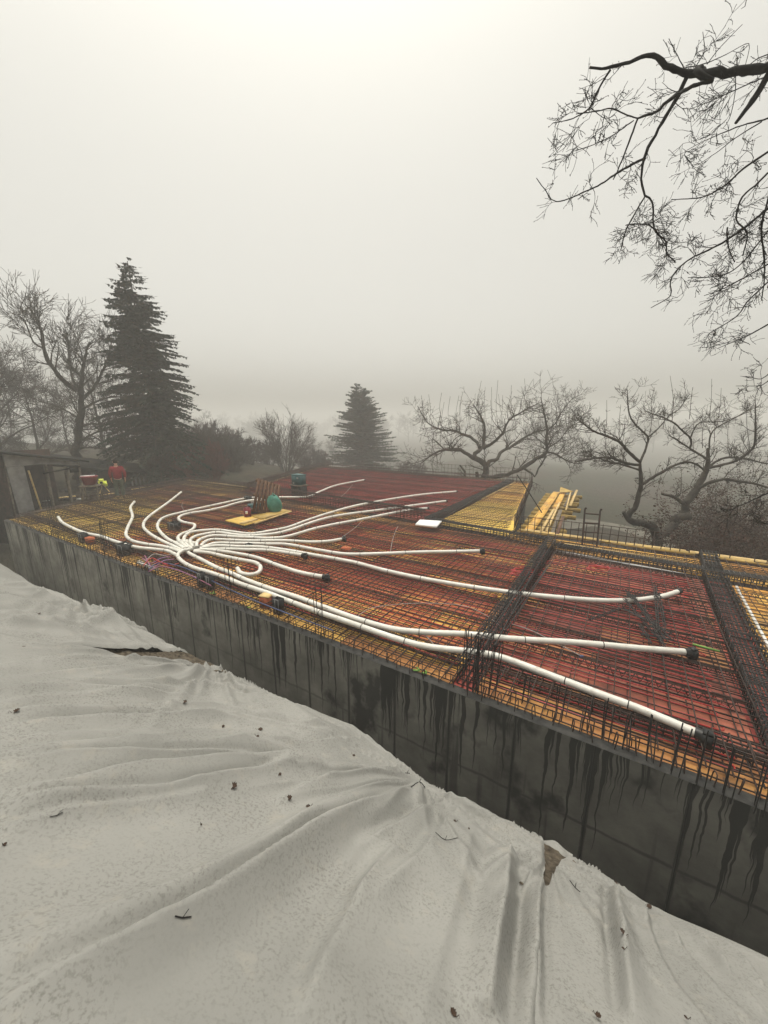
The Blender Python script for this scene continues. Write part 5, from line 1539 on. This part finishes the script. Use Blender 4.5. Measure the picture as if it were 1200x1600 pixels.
# --- the gnarled apple tree by the ladder
R = random.Random(77)
GY = 13.0
t = empty('apple_tree', deep(1030, 862, GY), 0, 'gnarled bare apple tree with twisted forked trunk beside the brown bush', 'tree')
mb = MB()
P = dict(wob=.22, up=.30, rmin=.0045, kids=[3, 4, 3], ang=(.5, 1.2), len=(.4, .75), seg=.16, rmax=.02)
limbs = [([(1034, 960), (1034, 900), (1032, 867), (1027, 850), (1026, 837)], [.21, .19, .17, .16], .0),
         ([(1026, 840), (1020, 824), (1010, 819, -.2), (992, 816, -.3), (982, 810, -.4), (974, 800, -.4)], [.15, .13, .12, .11, .05], .2),
         ([(981, 812, -.4), (984, 803, -.4), (992, 795, -.4), (997, 777, -.4), (1002, 757, -.4), (1001, 740, -.4), (1000, 722, -.4)], [.09, .085, .08, .07, .06, .04], .8),
         ([(1004, 756, -.4), (1030, 740, -.2), (1050, 729, 0), (1070, 722, .1), (1090, 726, .2), (1101, 736, .2)], [.05, .045, .04, .035, .03], .8),
         ([(1000, 726, -.4), (982, 725, -.7), (957, 716, -1.), (930, 716, -1.2), (900, 722, -1.4)], [.045, .04, .03, .015], 1.5),
         ([(1000, 735, -.4), (980, 728, -.2), (955, 722, 0), (930, 715, 0), (905, 712, .2)], [.035, .03, .02, .01], 1.5),
         ([(1000, 722, -.4), (981, 705, -.6), (970, 692, -.8), (950, 682, -1.), (925, 672, -1.2), (900, 652, -1.3)], [.05, .045, .035, .025, .012], 1.3),
         ([(1000, 722, -.4), (1005, 712, -.2), (1011, 695, 0), (1012, 682, .1), (990, 660, .2), (982, 640, .3), (980, 608, .3)], [.04, .035, .03, .025, .02, .009], 1.2),
         ([(1012, 684, .1), (1030, 668, .3), (1045, 650, .4), (1060, 640, .5), (1078, 615, .5)], [.022, .018, .012, .008], 1.2),
         ([(1030, 838), (1047, 825, .2), (1060, 812, .3), (1070, 802, .4), (1072, 787, .4), (1085, 770, .5), (1095, 752, .6), (1105, 730, .7), (1107, 700, .8)], [.16, .15, .14, .13, .11, .09, .07, .05], .4),
         ([(1050, 815, .3), (1062, 808, .2), (1078, 806, .1)], [.14, .15, .12], 0),
         ([(1072, 790, .4), (1063, 783, .2), (1052, 776, 0), (1034, 772, -.2)], [.07, .06, .05, .03], .3),
         ([(1090, 764, .5), (1107, 755, .3), (1130, 749, .1), (1155, 752, -.1), (1175, 755, -.2), (1205, 763, -.4), (1240, 770, -.5)], [.06, .05, .045, .035, .03, .015], 1.3),
         ([(1105, 731, .7), (1125, 727, .7), (1150, 720, .7), (1175, 702, .6), (1180, 680, .6), (1180, 622, .6)], [.05, .045, .035, .025, .01], 1.4),
         ([(1106, 730, .7), (1130, 716, 1.0), (1160, 716, 1.2), (1200, 725, 1.4), (1240, 730, 1.5)], [.04, .035, .025, .012], 1.6),
         ([(1106, 718, .7), (1080, 702, .6), (1062, 690, .5), (1045, 680, .4)], [.04, .03, .015], 1.2),
         ([(1078, 700, .6), (1080, 687, .6), (1065, 672, .6), (1055, 662, .5), (1035, 652, .5), (1007, 642, .5)], [.035, .03, .025, .02, .01], 1.2),
         ([(1078, 686, .6), (1085, 670, .8), (1095, 660, .9), (1130, 658, 1.), (1165, 645, 1.), (1178, 632, 1.)], [.025, .02, .015, .008], .9),
         ([(1108, 700, .8), (1110, 680, .9), (1120, 668, 1.), (1145, 655, 1.1), (1170, 640, 1.1)], [.03, .022, .012], 1.5)]
limbs_from_px(mb, limbs, GY, R, P, dens=4.2, lvl=2, L=.65, sides=10, jit=.13)
for u, v, vb in ((1047, 587, 660), (948, 625, 685), (970, 632, 690), (1023, 605, 655), (1082, 605, 655), (1112, 592, 660), (1127, 606, 665), (1105, 640, 700), (1168, 622, 700), (1190, 625, 700), (1033, 632, 668), (1012, 630, 682), (1064, 730, 775), (1120, 645, 690), (1140, 650, 700)):
    a_ = deep(u + R.uniform(-8, 4), vb, GY + R.uniform(-.2, .6)); b_ = deep(u, v, GY + .3)
    C = spline([a_, (a_ + b_) / 2 + np.array([R.uniform(-.1, .1), 0, 0]), b_], .12)
    mb.tube(C, np.linspace(.012, .005, len(C)), 4, cap=False)
    for _ in range(7):
        i = R.randrange(len(C) - 1); e = np.array([R.gauss(0, 1), R.gauss(0, .6), .8]); mb.tube([C[i], C[i] + unit(e) * R.uniform(.04, .15)], .0045, 3, cap=False)
o = mb.build('limbs', M['bark_grey'], t, smooth=True); o.location = -t.location

# --- the big tree whose boughs hang into the picture from above
R = random.Random(55)
OY = 5.2
tb = np.array([6.0, -2.6, 0.0]); tb[2] = gz(tb[0], tb[1]) - .1
t = empty('overhanging_tree', tuple(tb), 0, 'black bare boughs and twigs hanging in from above at the top corner', 'tree')
mb = MB()
MT = np.array([6.0, -2.6, 5.4]); MT2 = np.array([6.1, -2.5, 9.5])
mb.tube(spline([tb - [0, 0, .4], tb + [0, .05, 1.4], MT, MT2, MT2 + [.3, .3, 3]], .3), np.linspace(.30, .12, len(spline([tb - [0, 0, .4], tb + [0, .05, 1.4], MT, MT2, MT2 + [.3, .3, 3]], .3))), 12)
P = dict(wob=.23, up=-.05, rmin=.0023, kids=[3, 3, 3], ang=(.4, 1.1), len=(.45, .9), seg=.045, rmax=.006, buds=.010)
limbs = [([(1200, 103), (1150, 112), (1101, 114), (1076, 117), (1041, 103), (1019, 85), (975, 100), (940, 107), (921, 105)], [.062, .058, .06, .055, .040, .034, .022, .016, .011], .5),
         ([(1101, 110, .1), (1090, 108, -.1), (1098, 118, -.2), (1112, 126, -.2)], [.03, .04, .045, .03], .2),
         ([(1073, 119), (1059, 150, .1), (1029, 201, .2), (1006, 247, .3), (1002, 280, .4), (1008, 306, .4)], [.036, .028, .024, .020, .014, .012], 1.0),
         ([(1008, 306, .4), (1020, 317, .4), (1022, 357, .5), (1041, 378, .5), (1041, 395, .5), (1055, 409, .5)], [.012, .011, .010, .009, .008], 5.5),
         ([(1008, 306, .4), (989, 339, .3), (978, 360, .2), (970, 390, .1)], [.010, .009, .006], 3.2),
         ([(978, 352, .25), (1000, 350, .1), (1022, 357, .3), (1041, 385, .5)], [.007, .008, .006], 3.0),
         ([(1115, 126, -.2), (1080, 136, -.2), (1045, 157, -.3), (1024, 175, -.3), (996, 185, -.4)], [.026, .024, .018, .014, .010], .9),
         ([(996, 185, -.4), (982, 224, -.4), (964, 269, -.3), (958, 280, -.2)], [.010, .009, .006], 1.6),
         ([(996, 185, -.4), (975, 178, -.6), (955, 170, -.7), (925, 175, -.8), (900, 178, -.9)], [.007, .006, .004], 2.2),
         ([(990, 188, -.4), (960, 210, -.5), (930, 225, -.6), (898, 236, -.7)], [.006, .005, .003], 2.2),
         ([(1006, 248, .3), (975, 264, .2), (940, 287, .1), (915, 299, 0), (870, 315, -.1), (852, 297, -.1), (838, 278, -.1)], [.015, .013, .010, .008, .006, .004], 1.3),
         ([(954, 108), (933, 143, .1), (922, 168, .2), (895, 185, .2), (866, 192, .2)], [.012, .010, .007, .004], 2.2),
         ([(922, 168, .2), (945, 185, .1), (960, 180, 0)], [.005, .003], 2.0),
         ([(1200, 325), (1167, 353), (1122, 383), (1073, 408), (1048, 437), (1048, 462), (1017, 481)], [.016, .014, .011, .009, .007, .004], 1.6),
         ([(1200, 413), (1150, 441), (1120, 455), (1100, 462)], [.010, .008, .004], 4.0),
         ([(1200, 238), (1167, 259), (1132, 290), (1097, 308), (1049, 312)], [.014, .011, .008, .004], 3.6),
         ([(1200, 270), (1180, 290), (1160, 308), (1150, 343), (1168, 365), (1160, 400)], [.012, .010, .009, .006], 3.6),
         ([(1200, 185), (1150, 199), (1087, 227), (1069, 241), (1080, 255)], [.010, .007, .004, .003], 2.2),
         ([(1190, 190), (1150, 215), (1120, 238), (1090, 258)], [.007, .005, .003], 2.2),
         ([(1195, 120), (1150, 140), (1110, 158), (1080, 170)], [.007, .005, .003], 1.8),
         ([(1150, 112), (1148, 150), (1140, 185), (1130, 200)], [.005, .004, .003], 1.6),
         ([(1200, 507), (1167, 525), (1122, 544)], [.010, .007, .004], 3.0),
         ([(1200, 440), (1180, 460), (1167, 472), (1150, 495), (1108, 521)], [.010, .008, .005], 3.2),
         ([(1200, 360), (1185, 380), (1160, 410), (1130, 430), (1075, 434)], [.009, .007, .004], 3.2),
         ([(1136, 355), (1138, 385), (1148, 410)], [.009, .008, .006], 1.5),
         ([(1205, 580), (1190, 592), (1165, 588)], [.007, .004], 3.0), ([(1205, 590), (1190, 602), (1150, 603)], [.006, .003], 2.0),
         ([(1210, 765, -.8), (1190, 775, -.8), (1155, 790, -.8), (1135, 790, -.8)], [.009, .006, .003], 3.0), ([(1205, 820, -.8), (1190, 816, -.8), (1178, 810, -.8)], [.007, .004], 4.0),
         ([(1080, 115), (1100, 80), (1098, 50)], [.006, .004, .003], 2.0), ([(1105, 100), (1120, 80), (1148, 50), (1160, 38)], [.005, .004, .003], 1.2), ([(1070, 110), (1055, 80), (1045, 60)], [.006, .004, .003], 2.0),
         ([(1060, 108), (1100, 100), (1135, 85), (1170, 68), (1165, 100)], [.006, .004, .003], 1.0), ([(1200, 85), (1185, 90), (1172, 100)], [.006, .004], 4.0), ([(1200, 450), (1215, 400), (1225, 350)], [.01, .012], 4),
         ([(1205, 300), (1195, 330), (1190, 360), (1195, 420), (1190, 470)], [.012, .010, .006], 3.4), ([(1166, 0), (1164, 10), (1158, 14)], [.004, .004, .002], 0.0)]
for q in limbs: q[1][:] = [x * (.74 if x > .02 else .95) for x in q[1]]
limbs_from_px(mb, limbs, OY, R, P, dens=3.5, lvl=2, L=.25, sides=9, jit=.22, kidr=.45, from_t=.12)
# snapped-off stub
limbs_from_px(mb, [([(1215, 95), (1200, 118), (1181, 150), (1150, 192)], [.036, .033, .028, .015], 0)], OY, R, P, jit=.05)
# the boughs run back to the trunk outside the picture
for (u, v, r0, r1, zz) in ((1200, 103, .045, .13, 6.2), (1200, 325, .016, .05, 5.2), (1200, 413, .010, .04, 4.6), (1200, 238, .014, .05, 5.8), (1200, 185, .010, .05, 6.0), (1200, 507, .010, .04, 4.2), (1200, 440, .01, .03, 4.4),
                            (1200, 270, .012, .04, 5.5), (1200, 360, .009, .03, 5.), (1205, 585, .007, .03, 3.9), (1205, 820, .007, .02, 3.), (1215, 95, .05, .10, 6.4), (1166, 0, .004, .05, 8.5)):
    a_ = deep(u, v, OY); b_ = np.array([MT[0], MT[1], zz]); m1 = a_ * .6 + b_ * .4 + np.array([.9, .8, .25])
    C = spline([a_, m1, b_], .2); mb.tube(C, np.linspace(r0, r1, len(C)), 8)
o = mb.build('boughs', M['bark_black'], t, smooth=True); o.location = -t.location

# --- generic bare trees for the misty background
def bare_tree(seed, h, r, lvl, P, mat, kids0=9, clear=.3, spreadang=(.5, 1.0), stems=1):
    R = random.Random(seed); mb = MB()
    for st in range(stems):
        a = R.uniform(0, 6.28); lean = (.05 if stems == 1 else R.uniform(.15, .55))
        d = unit(np.array([cos(a) * lean, sin(a) * lean, 1.0])); n = 10
        pts = [np.array([cos(a) * .1 * (stems > 1), sin(a) * .1 * (stems > 1), -.4])]
        for i in range(n):
            d = unit(d + np.array([R.gauss(0, .07), R.gauss(0, .07), .04])); pts.append(pts[-1] + d * h / n * (1 if stems == 1 else R.uniform(.8, 1.05)))
        rad = np.linspace(r, r * .15, n + 1)
        mb.tube(pts, rad, 6)
        for k in range(kids0):
            f = R.uniform(clear, .98); i = min(n - 1, int(f * n)); t_ = unit(pts[i + 1] - pts[i])
            side = unit(np.cross(t_, np.array([R.gauss(0, 1), R.gauss(0, 1), R.gauss(0, .3)]))); aa = R.uniform(*spreadang)
            branch(mb, pts[i], t_ * cos(aa) + side * sin(aa), rad[i] * .55, h * R.uniform(.22, .42) * (1.25 - .7 * f), lvl, R, P)
    return mb
PT = dict(wob=.14, up=.12, rmin=.011, kids=[4, 5, 5], ang=(.35, .9), len=(.45, .75), seg=.3)
PB = dict(wob=.12, up=.16, rmin=.010, kids=[4, 4, 4], ang=(.25, .7), len=(.5, .8), seg=.3)
treeA = bare_tree(1, 9.0, .16, 3, PT, 0, 13, .2)
treeB = bare_tree(2, 7.0, .12, 3, PT, 0, 14, .12, (.6, 1.2))
shrubA = bare_tree(3, 3.2, .035, 2, PB, 0, 7, .15, (.25, .7), 12)
shrubB = bare_tree(4, 2.6, .03, 2, PB, 0, 6, .15, (.3, .8), 11)
protos = {}
def plant(kind, mbs, mat, loc, rz, sc, name, label, group=None):
    key = (kind, mat)
    if key not in protos:
        mb = mbs; o = mb.build(name, M[mat], smooth=False); protos[key] = o.data
    else:
        o = bpy.data.objects.new(name, protos[key]); COL.objects.link(o)
    o.location = loc; o.rotation_euler = (0, 0, rz); o.scale = (sc, sc, sc)
    return tag(o, label, 'tree' if 'tree' in name else 'shrub', group)
def place(u, v, Y):
    p = deep(u, v, Y); return (p[0], p[1], gz(p[0], p[1]) - .1)
plant('A', treeA, 'twig', place(-5, 700, 27), .4, 1.02, 'bare_tree', 'dense bare tree at the frame edge above the shed roof')
plant('B', treeB, 'twig', place(-40, 700, 20), 1.4, 1.1, 'bare_tree', 'bare tree cut by the frame edge above the shed roof')
plant('B', treeB, 'twig', place(60, 700, 30), 2.4, 1.0, 'bare_tree', 'misty bushy tree behind the trunk with the leaning limb')
plant('A', treeA, 'twig', place(165, 700, 34), 3.4, .95, 'bare_tree', 'misty bare tree showing between the leaning limb tree and the spruce')
gb = 'misty bare trees far behind the slab'; gl = 'misty bare tree fading into the fog behind the slab'
rr = random.Random(6)
for (u, Y, sc) in ((-70, 40, 1.5), (20, 55, 1.6), (80, 62, 1.5), (-70, 30, 1.2), (0, 36, 1.0), (110, 38, .9), (300, 70, .8), (365, 75, .75), (395, 88, .8), (490, 70, .7), (520, 95, .9), (610, 90, .8), (260, 60, 1.0), (330, 120, 1.6), (460, 135, 1.5), (760, 150, 1.5), (830, 160, 1.6), (900, 155, 1.5), (980, 165, 1.7), (1080, 160, 1.7), (1160, 150, 1.7), (560, 125, 1.6), (720, 170, 1.6), (860, 185, 1.8), (1020, 190, 1.8)):
    plant('B' if rr.random() < .5 else 'A', None, 'twig', place(u, 700, Y), rr.uniform(0, 6), sc, 'bare_tree', gl, gb)
plant('SA', shrubA, 'twig', place(412, 740, 46), 2.4, .8, 'bare_shrub', 'bare shrub at the foot of the fan shaped tree')
for k in range(190):
    u = rr.uniform(-250, 1500); Y = 230 + 200 * rr.random()
    sc = rr.uniform(4.0, 5.6) * (1 + .2 * sin(u * .013))
    plant(('SA', 'SB')[k % 2] if k > 1 else 'SA', shrubA if not ('SB', 'twig') in protos and k % 2 else None, 'twig', place(u, 700, Y), rr.uniform(0, 6), sc, 'bare_tree', gl, gb) if k % 2 == 0 else \
        plant('A', None, 'twig', place(u, 700, Y), rr.uniform(0, 6), rr.uniform(1.7, 2.3), 'bare_tree', gl, gb)
# round multi-stemmed bare tree between spruce and pine
plant('FAN', bare_tree(12, 5.2, .045, 2, dict(wob=.08, up=.1, rmin=.008, kids=[3, 4], ang=(.25, .6), len=(.45, .8), seg=.3), 0, 7, .15, (.2, .6), 17), 'twig', place(447, 740, 38), .4, 1.12, 'bare_tree', 'round bare tree with a fan of upright stems between spruce and pine')
plant('SB', shrubB, 'twig_red', place(335, 745, 26), .4, 1.12, 'bare_shrub', 'reddish bare shrub beside the spruce')
plant('SB', shrubB if False else None, 'twig_red', place(300, 745, 25), 2.2, .95, 'bare_shrub', 'reddish bare shrub touching the foot of the spruce') 
plant('SA2', bare_tree(9, 2.6, .03, 2, PB, 0, 7, .1, (.3, .9), 12), 'twig', place(318, 745, 28), 1.2, 1.35, 'bare_shrub', 'taller grey shrub behind the reddish one')
plant('SA2', None, 'twig', place(365, 745, 30), 2.2, .9, 'bare_shrub', 'low grey shrub on the pale side of the reddish one')
for i, (u, Y, sc) in enumerate(((285, 30, 1.2), (308, 33, 1.3), (345, 31, 1.25), (372, 34, 1.2), (392, 38, 1.1), (330, 38, 1.5), (425, 44, 1.2), (360, 44, 1.6), (500, 48, 1.3), (475, 52, 1.3), (632, 50, 1.2), (655, 54, 1.1), (262, 30, 1.2), (480, 40, .8), (505, 42, .9), (620, 42, .7), (245, 24, .8), (275, 25, .7), (640, 46, .8))):
    plant('SA2', None, 'twig', place(u, 740, Y), i * 1.1, sc, 'bare_shrub', 'low misty undergrowth shrub behind the far edge of the slab', 'low shrubs behind the far edge')

# --- tree with the leaning limb
R = random.Random(44)
LY = 24.0
t = empty('forked_tree', deep(121, 730, LY), 0, 'bare tree with one long limb leaning away from the spruce', 'tree')
mb = MB(); P = dict(wob=.15, up=.16, rmin=.0095, kids=[4, 5, 4], ang=(.35, .95), len=(.45, .8), seg=.25, rmax=.05)
limbs = [([(121, 760), (121, 715), (123, 680), (126, 650), (127, 620), (128, 590), (132, 560), (140, 535)], [.27, .24, .22, .20, .13, .09, .04], .9),
         ([(122, 612, 0), (108, 602, -.3), (92, 588, -.6), (78, 570, -.8), (70, 548, -.9), (66, 522, -1.), (58, 500, -1.), (45, 480, -1.)], [.14, .12, .10, .09, .07, .05, .03], 1.0),
         ([(70, 545, -.9), (52, 535, -1.), (46, 520, -1.), (38, 500, -1.), (20, 490, -1.)], [.05, .04, .03, .02], 2.2),
         ([(127, 625), (145, 608, .5), (158, 585, .8), (168, 560, 1.), (175, 530, 1.)], [.10, .08, .05, .03], 1.5),
         ([(127, 640), (150, 628, -.4), (175, 620, -.6), (200, 622, -.8)], [.07, .05, .03], 1.5),
         ([(128, 665), (150, 662, -.2), (172, 664, -.4), (196, 660, -.5)], [.05, .04, .02], 1.4),
         ([(124, 690), (150, 676, .4), (170, 672, .8), (200, 670, 1.)], [.06, .045, .02], 1.4),
         ([(126, 620), (112, 585, .6), (108, 560, .9), (105, 530, 1.), (100, 505, 1.1)], [.09, .06, .04, .02], 1.6),
         ([(124, 655), (100, 640, .6), (80, 632, .9), (62, 628, 1.)], [.06, .04, .02], 1.2), ([(120, 700), (150, 700, -.5), (175, 706, -.8), (195, 704, -.9)], [.04, .03, .015], 1.4)]
limbs_from_px(mb, limbs, LY, R, P, dens=2.6, lvl=2, L=1.6)
o = mb.build('limbs', M['bark'], t); o.location = -t.location

# --- conifers
def conifer(u, vtop, vbase, Y, halfw, nwh, seed, mat, label, droop=.35, loose=0.0, name='spruce_tree', per=11, asym=None, upturn=0.0):
    R = random.Random(seed)
    b = deep(u, vbase, Y); top = deep(u + (0 if asym is None else asym), vtop, Y)
    zg = gz(b[0], b[1]) - .1
    t = empty(name, (b[0], b[1], zg), 0, label, 'tree')
    Hh = top[2] - zg
    mb = MB(); n = 14
    pts = [np.array([(top[0] - b[0]) * (i / n) ** 1.0, 0, Hh * i / n]) for i in range(n + 1)]
    mb.tube(pts, np.linspace(.22, .02, n + 1), 7); mb.build('trunk', M['bark'], t)
    tri, trv = [], []
    wood = MB()
    for w in range(nwh):
        f = (w + .3) / nwh                    # 0 bottom .. 1 top
        f = f ** .92
        z = Hh * (.05 + .95 * f); x0 = (top[0] - b[0]) * z / Hh
        Lm = halfw * ((1 - f) ** (.70 if not upturn else .60)) * 1.02 + .10
        for k in range(per if f < .85 else 7):
            a = R.uniform(0, 2 * pi); L = Lm * R.uniform(.62, 1.12) * (1 - loose * R.random())
            zz = z + R.uniform(-1.6, 1.6) * Hh / nwh
            m = 7
            e = np.array([cos(a), sin(a), 0]); pr = []
            rise = .25 * f
            for i in range(m + 1):
                q = i / m
                pr.append(np.array([x0, 0, zz]) + e * L * q + np.array([0, 0, L * (rise * q - droop * (1 - f * .7) * q * q + upturn * q ** 3)]))
            wood.tube(pr, np.linspace(.03, .008, m + 1) * (1.2 - f), 3, cap=False)
            side = np.array([-e[1], e[0], 0])
            nt_ = max(5, int(L / .11))
            for i in range(nt_):
                q = (i + R.random()) / nt_
                q = q ** .8
                c = np.array([x0, 0, zz]) + e * L * q + np.array([0, 0, L * (rise * q - droop * (1 - f * .7) * q * q + upturn * q ** 3)])
                for sg in (-1, 1):
                    if R.random() < .10: continue
                    l = (.16 + .42 * (1 - q) * min(1., L / 1.6)) * R.uniform(.7, 1.3) * (1.35 if upturn else 1) * min(1., .3 + L * .7)
                    dv = unit(e * R.uniform(.5, .9) + side * sg * R.uniform(.5, 1.) + np.array([0, 0, R.uniform(-.55, .05) + (.5 if upturn else 0)]))
                    wv = unit(np.cross(dv, np.array([R.gauss(0, .4), R.gauss(0, .4), 1.]))) * R.uniform(.05, .10)
                    hang = np.array([0, 0, -R.uniform(.05, .14)])
                    # a spray: leaf-shaped diamond plus a hanging one
                    trv += [c, c + dv * l * .45 + wv, c + dv * l, c + dv * l * .45 - wv]
                    trv += [c + dv * l * .15, c + dv * l * .4 + hang + wv * .5, c + dv * l * .75 + hang * .7, c + dv * l * .6 + hang * .1]
            # the shoot at the tip
            tp = pr[-1]; wv = side * .04
            trv += [tp, tp + e * .1 + wv, tp + e * .26 + np.array([0, 0, .03]), tp + e * .1 - wv]
    wood.build('branches', M['bark'], t)
    mb = MB(); trv = np.array(trv); mb.add(trv, np.arange(len(trv)).reshape(-1, 4)); mb.build('needles', M[mat], t)
    return t
conifer(254, 408, 738, 25.5, 3.85, 36, 7, 'needles', 'tall dark spruce rising behind the low barn', droop=.32, per=18, asym=-55)
conifer(568, 604, 735, 48, 6.0, 34, 8, 'needles_pine', 'broad misty pine with a rounded ragged crown behind the far edge', droop=.10, loose=.4, name='pine_tree', per=15, asym=-8, upturn=.06)

# --- brown leafy bushes beyond the right-hand edge
def leafy(loc, rad, hgt, seed, label, nl=9000, mat='brown_leaves'):
    R = np.random.RandomState(seed); rr_ = random.Random(seed)
    t = empty('leafy_bush', loc, 0, label, 'bush')
    mb = MB(); Pz = dict(wob=.2, up=.1, rmin=.005, kids=[4, 4], ang=(.4, 1.), len=(.5, .8), seg=.2); tips = []
    for k in range(26):
        a = rr_.uniform(0, 6.28); l = rr_.uniform(0, .9)
        branch(mb, np.array([0, 0, -.2]), unit(np.array([cos(a) * l * rad / hgt, sin(a) * l * rad / hgt, 1.])), .03, hgt * rr_.uniform(.6, .95), 2, rr_, Pz)
    mb.build('twigs', M['twig'], t)
    V = np.concatenate(mb.v); V = V[V[:, 2] > hgt * .12]
    idx = R.randint(0, len(V), nl); C = V[idx] + R.normal(0, .07, (nl, 3))
    d1 = R.normal(0, 1, (nl, 3)); d1 /= np.linalg.norm(d1, axis=1, keepdims=True)
    d2 = np.cross(d1, R.normal(0, 1, (nl, 3))); d2 /= np.linalg.norm(d2, axis=1, keepdims=True)
    sz = R.uniform(.018, .045, (nl, 1))
    Q = np.stack([C - d1 * sz, C + d2 * sz * .6, C + d1 * sz, C - d2 * sz * .6], 1).reshape(-1, 3)
    m2 = MB(); m2.add(Q, np.arange(nl * 4).reshape(-1, 4)); m2.build('foliage', M[mat], t)
    return t
def lplace(u, v, Y, z=None):
    p = deep(u, v, Y); return (p[0], p[1], gz(p[0], p[1]) if z is None else z)
leafy(lplace(1120, 850, 12.2), 2.0, 3.3, 1, 'big dense brown leafy bush in front of the gnarled tree', 30000)
leafy(lplace(1210, 850, 11.6), 1.9, 3.4, 2, 'dark leafy bush at the frame edge past the gnarled tree', 24000)
leafy(lplace(1065, 862, 11.6), 1.2, 2.4, 3, 'lower leafy bush at the foot of the gnarled tree', 15000)
leafy(lplace(1150, 780, 15.5), 1.8, 4.1, 4, 'tall reddish leafy bush behind the gnarled tree', 20000)

# dark weeds at the foot of the wall near the shed
mb = MB(); rr = random.Random(16)
for i in range(2600):
    s_ = rr.uniform(-24, -16.2); v_ = rr.uniform(-3.5, 6.5)
    p = S(s_, v_); z = gz(p[0], p[1]); h = rr.uniform(.05, .35)
    a = rr.uniform(0, 6.28); w = .008
    q = np.array([p[0] + rr.gauss(0, .08), p[1] + rr.gauss(0, .08), z + h])
    mb.add([[p[0] - w, p[1], z - .02], [p[0] + w, p[1], z - .02], q], [[0, 1, 2]])
tag(mb.build('weeds', M['twig'], smooth=False), 'dead weed stalks on the dark ground between the wall corner and the shed', 'weeds', kind='stuff')

# ------------------------------------------------------------------ fog
mb = MB(); mb.box([0, 200, -2.0], [4600, 4600, 43.0])
hz_mat = bpy.data.materials.new('fog'); hz_mat.use_nodes = True
nt = hz_mat.node_tree; nt.nodes.clear()
out = nt.nodes.new('ShaderNodeOutputMaterial'); pv = nt.nodes.new('ShaderNodeVolumePrincipled')
pv.inputs['Density'].default_value = HAZE_DENSITY
pv.inputs['Color'].default_value = HAZE_COLOR
pv.inputs['Anisotropy'].default_value = .0
nt.links.new(pv.outputs[0], out.inputs['Volume'])
tag(mb.build('haze', hz_mat), 'pale even fog over the whole site', 'fog', kind='stuff')
